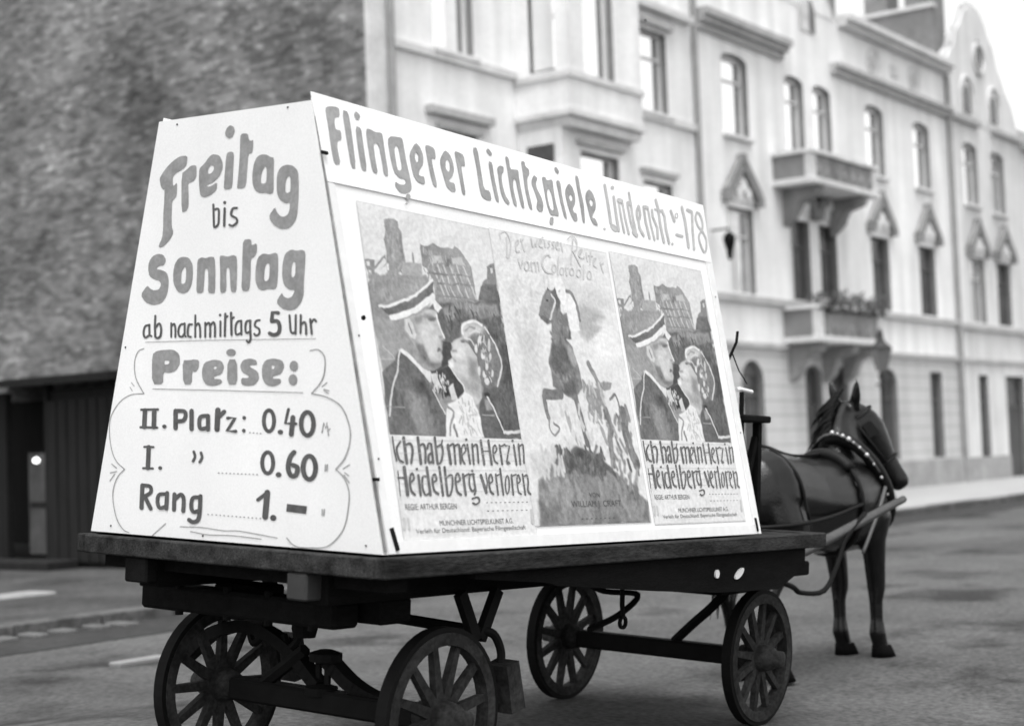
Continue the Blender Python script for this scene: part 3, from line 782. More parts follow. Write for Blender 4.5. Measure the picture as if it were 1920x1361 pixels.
# fore-carriage
fc = MB(WB)
fc.box((3.30, .34, -.37), (3.70, 1.36, -.222), .012)
fc.build('fore_carriage', M_timber, wagon)
bk = MB(WB)
bk.tube(curve_pts([(3.49, .74, -.67), (3.49, .62, -.56), (3.48, .50, -.46), (3.47, .40, -.36)]), .028, 8)
bk.build('brace', M_iron, wagon); bk = MB(WB)
bk.tube(curve_pts([(2.71, .85, -.30), (2.9, .85, -.36), (3.25, .85, -.40), (3.05, .85, -.50), (2.75, .85, -.56)]), .018, 6)
bk.build('steering_fork', M_iron, wagon); bk = MB(WB)
bk.tube([(2.36, .4, -.22), (2.36, .4, -.36), (2.37, .4, -.42)], .013, 6)
bk.ring(.022, .036, -.008, .008, (2.37, .4, -.455), 12)
bk.build('chain_hook', M_iron, wagon)
# brake
br_ = MB(WB)
br_.tube([(1.10, .44, -.40), (1.10, 1.20, -.37)], .026, 8)
br_.beam((.83, .27, -.21), (.95, .27, -.42), .035, .055).beam((1.10, .27, -.21), (.98, .27, -.42), .035, .055)
br_.beam((.83, 1.43, -.21), (.95, 1.43, -.42), .035, .055).beam((1.10, 1.43, -.21), (.98, 1.43, -.42), .035, .055)
br_.tube(curve_pts([(.98, .28, -.38), (1.04, .24, -.40), (1.07, .22, -.47), (1.06, .21, -.54)]), .02, 8)
br_.build('brake_gear', M_iron, wagon)
for y in (.14, 1.44):
    k_ = MB(WB); k_.add([(1.01, y, -.53), (1.10, y, -.51), (1.16, y, -.72), (1.06, y, -.74), (1.01, y + .12, -.53), (1.10, y + .12, -.51), (1.16, y + .12, -.72), (1.06, y + .12, -.74)],
        [(0, 1, 2, 3), (4, 5, 6, 7), (0, 1, 5, 4), (1, 2, 6, 5), (2, 3, 7, 6), (3, 0, 4, 7)])
    k_.build('brake_block', M_rim, wagon)
# wheels
def make_wheel(loc, r):
    s = r / .375
    w = MB(); w.ring(.300 * s, .352 * s, -.032, .032, n=48)
    wo_ = w.build('wheel', M_rim, wagon, loc=loc)
    MB().ring(.350 * s, .375 * s, -.028, .028, n=48).build('tyre', M_iron, wo_)
    MB().lathe([(.034, -.155), (.046, -.15), (.046, -.10), (.062, -.095), (.075, -.05), (.080, 0), (.075, .05), (.062, .10)], (0, 0, 0), 'Y', 18).build('hub', M_rim, wo_, True)
    for k in range(12):
        a = 2 * math.pi * (k + .35) / 12; d = Vector((math.cos(a), 0, math.sin(a)))
        sp = MB(); sp.beam(d * .06, d * .18, .050, .036, up=(0, 1, 0), w1=.040, h1=.034); sp.beam(d * .178, d * (.304 * s), .040, .034, up=(0, 1, 0), w1=.034, h1=.030)
        sp.build('spoke', M_rim, wo_)
    return wo_
def wl_(x, y, z): return (x - WB[0], y - WB[1], z - WB[2])
proto = make_wheel(wl_(.62, .20, GROUND + .377), .377)
for i, (x, y) in enumerate(((.62, 1.50), (3.49, .20), (3.49, 1.50))):
    c = proto.copy(); col.objects.link(c); c.parent = wagon; c.location = wl_(x, y, GROUND + .377); c.rotation_euler = (0, .17 * (i + 1), math.radians(180) if y > 1 else 0)
    for chd in proto.children:
        d = chd.copy(); col.objects.link(d); d.parent = c
# shafts, traces, lights, seat
sh_pts = [(3.45, .40, -.22), (3.81, .43, -.235), (4.30, .45, -.215), (4.83, .45, -.125), (5.31, .45, -.03), (5.75, .45, .06), (6.16, .45, .140)]
for m_ in (0, 1):
    q = curve_pts([(a, y if m_ == 0 else 1.70 - y, z) for a, y, z in sh_pts], 4); n = len(q)
    MB(WB).tube(q, [.042 - .016 * i / n for i in range(n)], 10).build('shaft', M_shaft, wagon, True)
for m_ in (0, 1):
    q = curve_pts([(a, y if m_ == 0 else 1.70 - y, z) for a, y, z in [(3.95, .38, -.30), (4.27, .38, -.37), (4.40, .38, -.415), (4.73, .38, -.42), (4.96, .40, -.27), (5.14, .42, -.10), (5.5, .45, .05)]], 4)
    MB(WB).tube(q, .017, 6).build('trace_chain', M_iron, wagon, True)
for cx_, cz_, rx, rz, tl_ in ((2.59, -.190, .022, .022, 0), (2.83, -.198, .052, .020, .45)):
    pl_ = []
    for k in range(14):
        a = 2 * math.pi * k / 14; u_, v_ = rx * math.cos(a), rz * math.sin(a)
        pl_.append((cx_ + u_ * math.cos(tl_) - v_ * math.sin(tl_), cz_ + u_ * math.sin(tl_) + v_ * math.cos(tl_)))
    MB(WB).prism(pl_, -.024, -.0155).build('reflector', M_enamel, wagon)
se = MB(WB)
se.box((3.30, .22, .605), (3.64, 1.48, .645), .008)
for y in (.26, 1.40):
    se.box((3.34, y, -.008), (3.38, y + .04, .604)); se.box((3.56, y, -.008), (3.60, y + .04, .604))
    se.beam((3.385, y + .02, .08), (3.555, y + .02, .52), .03, .035); se.beam((3.385, y + .025, .52), (3.555, y + .025, .08), .03, .035)
seat = se.build('driver_seat', M_timber, wagon)
MB(WB).tube([(3.36, .30, .785), (3.40, .30, .79), (3.54, .30, .78)], .012, 8).build('seat_rail', M_white, seat)
MB(WB).tube([(3.42, .30, .645), (3.42, .30, .775)], .013, 6).build('rail_post', M_iron, seat)
MB(WB).box((3.345, .34, -.006), (3.56, 1.36, .40), .01).build('seat_box', M_timber, seat)

# ------------------------------------------------------------------ the hoarding
sign = thing('advertising_hoarding', 'large white tapered cinema hoarding with hand-painted lettering, standing on the wagon bed', 'hoarding')
sign.matrix_world = Matrix.Translation(WO) @ WQ.to_4x4()
def plane_frame(side):
    if side == 'rear':
        o0, e1, e2 = Vector((0, SIGN_W, 0)), Vector((0, -1, 0)), Vector((REAR_X, 0, SIGN_H)).normalized()
        n = e1.cross(e2)
    else:
        o0, e1, e2 = Vector((0, 0, 0)), Vector((1, 0, 0)), Vector((0, SIDE_Y, SIGN_H)).normalized()
        n = e1.cross(e2)
    n.normalize()
    return o0, e1, e2, n
def slab(mb, P, n, t):
    """closed board from an outline (front face) and a thickness behind it"""
    k = len(P)
    V = [Vector(p) for p in P] + [Vector(p) - n * t for p in P]
    return mb.add(V, [tuple(range(k)), tuple(range(k, 2 * k))[::-1]] + [(i, (i + 1) % k, (i + 1) % k + k, i + k) for i in range(k)])
RO, R1, R2, RN = plane_frame('rear'); SO, S1, S2, SN = plane_frame('side')
HS = math.hypot(SIDE_Y, SIGN_H)
rear = slab(MB(), [(0, SIGN_W + .004, 0), (0, .006, 0), (REAR_X, SIDE_Y - .004, SIGN_H - .02), (REAR_X, SIGN_W - SIDE_Y + .004, SIGN_H - .02)], RN, .016).build('rear_panel', M_white, sign)
side = slab(MB(), [(.018, 0, 0), (SIGN_L, 0, 0), (SIGN_L - FRONT_X, SIDE_Y, SIGN_H), (REAR_X + .02, SIDE_Y, SIGN_H)], SN, .016).build('side_panel', M_white, sign)
fn = Vector((0, SIGN_H, SIDE_Y)).normalized()
slab(MB(), [(.018, SIGN_W, 0), (SIGN_L, SIGN_W, 0), (SIGN_L - FRONT_X, SIGN_W - SIDE_Y, SIGN_H), (REAR_X + .02, SIGN_W - SIDE_Y, SIGN_H)], fn, .016).build('far_side_panel', M_white, sign)
slab(MB(), [(SIGN_L - .02, .02, 0), (SIGN_L - .02, SIGN_W - .02, 0), (SIGN_L - FRONT_X - .02, SIGN_W - SIDE_Y - .02, SIGN_H - .02), (SIGN_L - FRONT_X - .02, SIDE_Y + .02, SIGN_H - .02)], Vector((1, 0, 0)), .016).build('front_panel', M_white, sign)
MB().box((REAR_X + .02, SIDE_Y + .02, SIGN_H - .05), (SIGN_L - FRONT_X - .04, SIGN_W - SIDE_Y - .02, SIGN_H - .025)).build('top_panel', M_white, sign)
def on_side(u, v, h=0): return SO + S1 * u + S2 * v + SN * h
def on_rear(u, v, h=0): return RO + R1 * u + R2 * v + RN * h
head_board = slab(MB(), [on_side(*p, .0062) for p in ((-.036, 1.487), (3.088, 1.512), (3.113, 1.848), (-.062, 1.858))], SN, .0048).build('header_board', M_head, sign)
bt_ = MB()
slab(bt_, [on_side(*p, .010) for p in ((.020, .0), (.060, .0), (.0, 1.480), (-.036, 1.480))], SN, .0085)
slab(bt_, [on_side(*p, .010) for p in ((3.035, .0), (3.092, .0), (3.085, 1.505), (3.03, 1.505))], SN, .0085)
slab(bt_, [on_side(*p, .008) for p in ((.062, .0), (3.033, .0), (3.033, .052), (.062, .048))], SN, .0065)
bt_.build('edge_batten', M_batten, sign)
MB().beam(on_side(.009, .01, .001), on_side(REAR_X + .012, HS - .02, .001), .011, .006, up=SN).build('corner_joint', mat('joint_gap', .22, .9, .6, 9), sign)
for u, v in ((-.050, 1.60), (-.012, .288)):
    p = on_side(u, v, .018); MB().beam(p - S1 * .012, p + S1 * .022, .012, .010, up=SN).build('hook', M_iron, sign)
p0, p1 = on_side(.07, .012, .012), on_side(.05, .10, .012); MB().beam(p0, p1, .02, .008, up=SN).build('strap', M_iron, sign)
p0, p1 = on_side(3.05, .012, .014), on_side(3.048, .085, .014); MB().beam(p0, p1, .014, .006, up=SN).build('strap', M_iron, sign)
for u, v in ((1.585, .905),):
    p = on_rear(u, v, .001); MB().lathe([(.010, -.003), (.010, .003)], p, 'X', 10).build('tack', M_iron, sign)
for pl_, pts_ in ((on_rear, [(.13, .03), (.71, .018), (1.61, .03), (.52, 1.755), (1.17, 1.762), (.21, .81)]), (on_side, [(.033, .37), (.018, .86), (3.06, .55), (3.055, 1.31)])):
    for u, v in pts_:
        n_ = RN if pl_ is on_rear else SN; p = pl_(u, v, .001 if pl_ is on_rear else .0105)
        MB().beam(p, p + n_ * .002, .007, .007).build('nail', M_iron, sign)
hk = MB(); a = on_side(3.095, .96, .0)
hk.tube([a, a + Vector((.05, -.02, .10)), a + Vector((.06, -.02, .16))], .008, 6)
hk.tube([a + Vector((.04, 0, .04)), a + Vector((.35, .12, -.04)), a + Vector((.6, .2, -.10))], .004, 6)
hk.build('stay_hook', M_iron, sign)

# hand lettering and printed pictures: outlines and brush strokes, 0.1 mm on the board
LETTERING = {
'freitag': '''J 0.000555 0.000007 -0.000041 -0.000392
P 5876,16162 5412,16181 4977,16016 4599,15785 4308,15525 4134,15315 4230,14963 4381,14810 4470,14824 4451,14300 4403,13697 4414,13171 4363,12769 4132,12417 4223,12332 4488,12399 4866,12662 5066,12952 4943,13221 4935,13664 4952,14266 5039,14341 5241,14488 5258,15089 4998,14907 4961,15313 5192,15476 5597,15605 5826,15766
P 5514,15431 5830,15566 6058,15708 6230,15726 6431,15698 6439,15279 6328,15089 6100,15006 5927,14999 5964,14597 5975,13998 5835,13808 5546,13766
P 7417,16092 7193,16012 6915,15738 6605,15564 6584,15189 6621,14710 6684,14408 6941,14311 7335,14402 7668,14595 7691,14908 7329,14757 7103,14754 7073,14835 7438,14907 7826,15133 8015,15472 7982,15749 7811,15999 7642,16053|7312,15646 7482,15593 7485,15435 7319,15291 7150,15284 7119,15425 7201,15576
P 8227,16062 8475,16119 8669,16044 8626,15345 8584,14646 8447,14558 8115,14582 8086,14643 8145,15383
P 8208,17102 8411,17220 8650,17119 8692,16940 8574,16736 8382,16663 8175,16772 8128,16914
P 9094,16805 9449,16772 9518,16514 9617,16447 9778,16490 9757,16106 9706,15936 9490,15916 9447,15280 9377,14627 9215,14523 8887,14546 8859,14626 8931,15165 9000,15938 9003,16677
P 10272,15849 10566,15805 10753,15694 10966,15657 10950,15009 10962,14244 10778,14180 10512,14257 10192,14260 9894,14396 9743,14716 9737,15103 9821,15521 10005,15776|10336,15210 10494,15351 10560,15192 10547,14695 10399,14629 10227,14680 10244,14986
P 11679,15312 12018,15247 12305,15016 12349,14523 12340,13769 12282,13208 12106,12917 11798,12727 11381,12732 11011,12906 10769,13149 10739,13342 11051,13646 11160,13430 11373,13245 11582,13213 11789,13314 11864,13499 11885,13781 11652,13740 11310,13915 11136,14231 11126,14842 11212,15103 11393,15260|11739,14833 11895,14821 11904,14215 11724,14152 11608,14236 11622,14615''',
'bis': '''J 0.000555 0.000007 -0.000034 -0.000392
L24 7472,13979 7527,13110
S24 7515,13759 7784,13770 7812,13446 7779,13134 7585,13028 7527,13110
L26 8157,13777 8142,13054
E17,17 8152,14020
S24 8874,13750 8627,13727 8549,13478 8854,13323 8884,13147 8640,13025 8462,13074''',
'sonntag': '''J 0.000623 0.000008 -0.000025 -0.000439
P 4097,12089 4432,12037 4635,11801 4474,11559 4275,11568 4076,11508 4044,11419 4345,11384 4679,11256 4803,10981 4792,10575 4666,10218 4373,9956 3841,9871 3332,10032 3034,10362 3452,10759 3658,10592 3895,10515 4195,10550 4325,10727 4254,10911 3885,10993 3580,11142 3486,11443 3533,11760 3764,12000
P 5683,11887 6041,11826 6272,11548 6300,11101 6224,10658 6003,10398 5713,10318 5353,10420 5097,10789 5075,11240 5166,11596 5391,11834|5789,11457 5887,11386 5866,10805 5706,10722 5575,10771 5598,11263
P 6558,11713 6811,11812 7067,11756 7319,11810 7603,11775 7646,11178 7649,10298 7473,10273 7220,10312 7242,10842 7202,11285 7106,11334 7012,11271 6988,10851 6953,10366 6776,10305 6519,10336 6539,11002
P 7885,11828 8103,11817 8384,11760 8692,11820 8909,11736 8921,11038 8903,10299 8627,10278 8562,10441 8524,10836 8486,11275 8361,11324 8288,11239 8316,10363 8131,10268 7943,10301 7948,11078
P 9265,12414 9720,12424 9755,12150 10056,12242 10044,11855 9884,11690 9704,11633 9714,11006 9664,10403 9544,10312 9197,10332 9226,11113 9233,11764
P 10393,11803 10781,11733 11076,11805 11255,11711 11266,11028 11217,10433 11072,10302 10715,10344 10418,10277 10147,10364 9979,10693 9983,11211 10096,11637|10638,11397 10788,11348 10768,10749 10591,10648 10471,10717 10511,11188
P 11983,11888 12274,11810 12562,11846 12764,11744 12744,11177 12685,10548 12693,10043 12538,9712 12253,9488 11906,9434 11496,9530 11168,9795 11485,10181 11576,10016 11811,9924 12043,9980 12156,10145 12183,10250 11893,10269 11598,10462 11486,10849 11513,11358 11636,11735|12107,11395 12224,11326 12220,10861 12089,10740 12000,10828 12011,11209''',
'uhr': '''J 0.000621 0.000008 -0.000013 -0.000437
S22 3622,9044 3354,8982 3258,8710 3363,8503 3618,8589
L22 3622,9044 3631,8612 3767,8555
L22 3997,9422 3980,8968 4015,8514
S22 4007,8922 4257,9089 4382,8869 4335,8554 4137,8467 4015,8537
L20 4999,9082 5010,8497
S20 5001,8947 5183,9055 5266,8851 5273,8492
S20 5835,9040 5576,9001 5450,8758 5520,8532 5716,8507 5811,8617
L20 5835,9063 5844,8571 5923,8503
S20 6288,9008 6095,8990 6035,8746 6071,8523 6233,8484
L20 6473,9382 6490,8471
S20 6482,8915 6671,9044 6771,8865 6797,8465
L20 7085,9057 7096,8460
S20 7087,8946 7306,9052 7385,8896 7393,8464
S20 7384,8940 7590,9067 7675,8890 7682,8472
L20 7984,9093 7995,8488
E13,14 7960,9357
L22 8271,9402 8256,8484
L18 8274,9235 8415,9302
L22 8611,9436 8658,8520
L18 8646,9165 8774,9249
S20 9200,9095 8956,9036 8869,8777 8934,8537 9166,8576
L20 9200,9095 9228,8531
S20 9717,9083 9505,9045 9449,8808 9513,8591 9713,8630
S20 9729,9096 9736,8673 9760,8327 9641,8200 9549,8266
S20 10259,9092 10049,9054 9992,8862 10235,8727 10238,8534 10059,8473 9968,8539
L36 11293,9357 10980,9382 10944,9055
S36 10945,9025 11269,9017 11391,8768 11307,8536 11042,8477 10834,8544
S20 11921,9243 11961,8883 12006,8607 12141,8520 12267,8602
L20 12268,9247 12269,8496
L20 12545,9240 12545,8512
S20 12551,8849 12750,8958 12838,8800 12855,8477
L20 13063,9059 13157,8480
S20 13110,8920 13262,9054 13376,8968''',
'preise': '''J 0.000940 0.000012 -0.000004 -0.000663
P 3813,7765 4166,7934 5121,7977 5523,7781 5580,7372 5338,7067 4941,6966 4538,7002 4549,6487 3839,6487|4609,7516 4931,7479 4883,7343 4613,7324
P 5726,7506 6218,7502 6413,7534 6754,7497 6712,7161 6521,6993 6324,7062 6316,6487 5795,6474
P 7620,7523 8098,7452 8244,7218 8107,6919 7681,6821 7587,6721 8064,6700 8161,6553 7688,6420 7209,6453 6963,6689 6908,7025 7047,7394|7625,7255 7817,7221 7771,7121 7628,7122
P 8446,7515 8990,7510 9026,6487 8427,6487
E30,22 8638,7798
P 9730,7549 10098,7467 10147,7271 9781,7273 9690,7208 10197,7009 10275,6715 10024,6454 9565,6408 9240,6487 9235,6750 9606,6736 9697,6815 9278,6981 9162,7245 9316,7474
P 11049,7536 11542,7454 11679,7227 11507,6906 11061,6811 11018,6713 11465,6712 11512,6551 11113,6389 10661,6454 10430,6747 10422,7204 10599,7463|10964,7265 11144,7231 11101,7102 10966,7103
E25,32 12201,7217
E26,34 12157,6666''',
'row_second': '''J 0.000960 0.000012 0.000013 -0.000669
L30 3421,5365 3384,4652
L30 4014,5371 3998,4661
L15 3174,5391 4247,5414
L15 3138,4634 4212,4637
E14,13 4665,4692
L30 5341,5363 5356,4635
S26 5371,5363 5866,5348 5968,5166 5824,4961 5400,4921
L28 6327,5373 6341,4610
S25 7328,5181 6895,5130 6803,4873 6905,4633 7309,4679
L26 7328,5175 7339,4600
L34 7897,5421 7864,4622
L26 7978,5142 8277,5358
L21 8489,5095 8920,5114 8461,4565 8967,4561
E11,12 9449,5120
E11,12 9430,4595
O24,30,64 10847,5014
E16,15 11491,4572
L17 11929,5491 11761,4930 12360,4919
L28 12181,5173 12103,4486
O26,35,69 12970,4928''',
'row_first': '''J 0.000966 0.000012 0.000028 -0.000670
L29 3689,3794 3656,2896
L14 3402,3801 3995,3801
L14 3339,2880 3973,2885
E13,12 4438,2920
S17 6486,3669 6568,3456 6455,3265
S17 6923,3633 6995,3434 6863,3242
O24,32,64 10803,3322
E17,16 11421,2863
S28 12264,3786 12048,3569 11948,3150 12121,2848 12392,2895 12458,3178 12211,3273
O28,35,69 13101,3198''',
'row_circle': '''J 0.000984 0.000013 0.000042 -0.000676
L28 3313,2139 3281,1170
S24 3333,2140 3805,2109 3851,1856 3385,1644
L26 3508,1635 3875,1169
S24 4842,1827 4390,1775 4295,1476 4452,1223 4802,1293
L26 4891,1877 4854,1214
L26 5340,1840 5324,1181
S25 5365,1624 5736,1842 5917,1647 5897,1153
S24 6909,1776 6474,1724 6383,1364 6533,1149 6843,1217
S26 6928,1823 6893,1119 6782,812 6493,724 6267,806
L34 10805,2131 10704,1136
L22 10752,2090 10285,1811
E18,18 11154,1126
B46 11885,1565 12971,1519''',
'ornament': '''J 0.000918 0.000011 0.000029 -0.000653
S6 3295,8028 2935,7914 2706,7464 2804,6766 3335,6085
S6 3335,6085 2507,6034 1778,5715 1208,5076 1117,4370 1293,3598 1622,3115 2156,2795
S6 2156,2795 1742,2487 1456,1986 1425,1423 1675,663 2106,196 2507,64
S6 3990,21 4370,281 4816,578
S7 13073,7822 13504,7849 13851,7560 13859,6991 13652,6550 13186,6137
S7 13186,6118 14002,5982 14768,5610 15196,4866 15221,4245 14964,3616 14509,3178
S7 14509,3178 14933,2867 15189,2378 15197,1820 15001,1002 14590,482 14004,123 13149,47 12542,36 12190,155 11922,363
L7 13723,6392 13977,6549
L7 13827,6297 14100,6234
L7 13845,6246 14068,6134
L5 2416,6362 2587,6194
L5 2516,6557 2707,6404
L7 1306,3000 1628,2834
L7 1208,2610 1632,2680
L7 1195,2258 1507,2571
L7 14886,3208 15217,3374
L7 14972,3055 15181,2950
L7 14931,2960 15210,2678
S6 5713,488 7029,523 8365,461 9298,491 11390,334
S6 6354,320 7419,244 8556,286 9302,282 10493,238
L5 3894,6294 8261,6234 12708,6155
L4 3392,8304 7270,8324 13368,8289
L7 13750,4592 13847,4985 13952,4753 14017,4974
L7 14036,4849 14109,4473
L6 14056,4648 14190,4757
L8 13956,3337 13943,3097
L8 14058,3340 14045,3119
L8 13812,1582 13815,1369
L8 13923,1588 13901,1354
E6,4 7991,2823
E6,4 8218,2824
E6,4 8445,2824
E6,4 8670,2825
E6,4 8894,2826
E6,4 9118,2826
E6,4 9341,2827
E6,4 9562,2828
E6,4 9783,2829
E6,4 10003,2829
E6,4 10222,2830
E6,4 7403,1089
E6,4 7642,1087
E6,4 7880,1085
E6,4 8117,1084
E6,4 8353,1082
E6,4 8588,1080
E6,4 8823,1078
E6,4 9056,1076
E6,4 9288,1074
E6,4 9519,1072
E6,4 9749,1070
E6,4 9978,1068
E6,4 10207,1066
E6,4 10434,1065
E6,4 9782,4522
E6,4 9984,4513
E6,4 10185,4503
E6,4 10385,4494''',
'flingerer': '''J 0.000588 -0.000086 0.000101 -0.000399
P 65,18012 319,18144 741,18203 941,18169 912,17811 594,17712 523,17477 543,17187 867,17211 828,16798 550,16693 487,16371 563,15708 167,15642 103,16230 111,17325
P 1102,18145 1480,18127 1521,17408 1481,15679 1183,15655 1136,16781
P 1795,17590 2158,17547 2147,16964 2153,15679 1807,15677 1766,16523
P 1818,18100 1983,18264 2230,18087 2035,17861 1861,17921
P 2433,17580 2709,17613 3020,17538 3329,17577 3488,17549 3474,16824 3512,15695 3208,15683 3193,16396 3145,16955 3007,17082 2794,16968 2777,16363 2825,15677 2481,15714 2429,16640
P 3776,17335 4016,17551 4446,17592 4791,17617 4823,17371 4848,16565 4937,15926 4971,15509 4878,15264 4525,15077 4126,15054 3843,15294 3893,15529 4152,15437 4468,15468 4607,15585 4553,15730 4212,15713 3919,15912 3805,16425|4272,17176 4431,17127 4485,16197 4313,16053 4155,16104 4138,16941
E28,35 4612,14957
E14,12 4426,14625
P 5672,17571 5929,17413 6082,17049 5991,16642 5656,16314 5546,16082 5683,16047 5921,16066 5932,15776 5749,15689 5415,15752 5204,15969 5131,16420 5105,16957|5632,17126 5735,16988 5655,16702 5539,16624 5459,16785 5512,17028
P 6314,17561 6587,17590 6958,17517 6951,17041 6638,17027 6625,16710 6755,15710 6492,15728 6370,16236 6327,17091
P 7699,17589 8005,17462 8174,17130 8172,16730 7935,16371 7642,16165 7750,16103 8058,16112 8056,15714 7766,15650 7440,15817 7325,16233 7207,16768 7251,17093|7783,17164 7908,17045 7863,16718 7734,16558 7555,16707 7632,17038
P 8388,17650 8669,17659 9058,17585 9053,17037 8742,17046 8735,16621 8756,15661 8502,15643 8469,16418 8408,17211''',
'lichtspiele': '''J 0.000638 -0.000103 0.000099 -0.000386
P 9815,18068 10192,18135 10211,17074 10208,16155 10655,16153 10683,15698 10304,15641 9945,15763 9871,16138 9891,17127
P 10877,17612 11184,17593 11155,16908 11278,15697 10996,15709 10892,16652
P 10829,18105 11039,18268 11321,18030 11115,17886 10940,17981
P 11505,17396 11776,17556 12057,17524 11959,17255 11780,17117 11706,16710 11794,16149 12110,15802 11931,15668 11658,15843 11473,16243 11501,17036
P 12293,18108 12574,18066 12545,17496 12909,17538 13214,17571 13147,17084 13255,15680 12997,15715 12907,16391 12858,17111 12654,17005 12537,16552 12670,15704 12380,15716 12293,16514 12320,17532
P 13553,18068 13862,18103 13859,17862 14135,17760 14095,17494 13854,17271 13775,16744 13922,15703 13628,15734 13516,16557 13568,17556
P 14213,17255 14471,17537 14745,17414 14522,17156 14535,16862 14805,16496 14893,16138 14725,15744 14406,15699 14236,15858 14329,16092 14434,16255 14270,16784 14152,17023
P 15121,17549 15440,17582 15490,17422 16032,17565 15974,17010 15976,16447 16122,15719 15707,15698 15327,15682 15162,16215 15145,17068|15601,17027 15745,16749 15738,16038 15575,15903 15368,16059 15321,16685 15428,16963
P 15258,15542 15587,15607 15443,15197 15125,15173
P 16314,17553 16675,17592 16628,16732 16775,15660 16536,15721 16407,16398 16360,17145
P 16367,18206 16550,18293 16760,18081 16602,17903 16379,18018
P 17452,17601 17731,17434 17845,17030 17720,16591 17403,16278 17482,16099 17709,16094 17698,15711 17409,15615 17166,15903 17031,16338 16940,16931 17063,17254|17424,17043 17583,16914 17493,16710 17346,16650 17232,16823
P 18121,18112 18416,18102 18409,17386 18512,16707 18338,15647 18120,15693 18155,16501 18121,17418
P 19232,17571 19521,17401 19673,16995 19553,16588 19222,16269 19058,16053 19362,16057 19526,15692 19092,15711 18906,15993 18814,16597 18745,17051 18897,17345|19289,17074 19413,16917 19282,16704 19129,16643 19036,16901''',
'lindenstr': '''J 0.000749 -0.000131 0.000104 -0.000406
L36 20825,18039 20834,17235 20791,15999
L62 20917,15867 21161,15732
L34 21506,17523 21441,16387 21435,15713
E24,24 21533,18011
L28 21929,17436 21907,16377 21959,15670
L60 21966,17404 22161,17376
L28 22281,17261 22297,16431 22395,15651
L30 23120,17978 23117,17307 23084,16540 23161,15751
L56 22866,17385 23034,17372
L28 22757,17255 22783,16346 22944,15875
L50 22910,15832 23139,15680
S32 23870,17379 23573,16990 23603,16535 23888,16881 23894,17344
L32 23605,16497 23586,16150 23878,15749
L32 24389,17416 24338,16636 24459,15690
L50 24479,17410 24727,17407
L28 24819,17362 24830,16510 24947,15656
L32 25227,17362 25187,16948 25463,16402 25317,15800
L34 25817,17997 25917,17481 25835,16608 25903,15661
L26 25539,17435 26186,17410
L32 26028,17419 26311,17498 26458,17165 26367,16444 26441,15670
E18,20 26813,15677
L36 27269,17596 27452,17026
O12,20,36 27801,17393
L38 27425,16276 28038,16260
L38 28579,18005 28660,17232 28538,15714
L48 29161,17908 29540,17881
L36 29656,17877 29375,16885 29122,15665
S30 30226,17938 29941,17571 30092,17103 30417,16902 30736,16454 30509,15815 30199,15655 29941,16109 29981,16560 30489,16993 30655,17466 30514,17856 30240,17931
E17,15 20087,15619''',
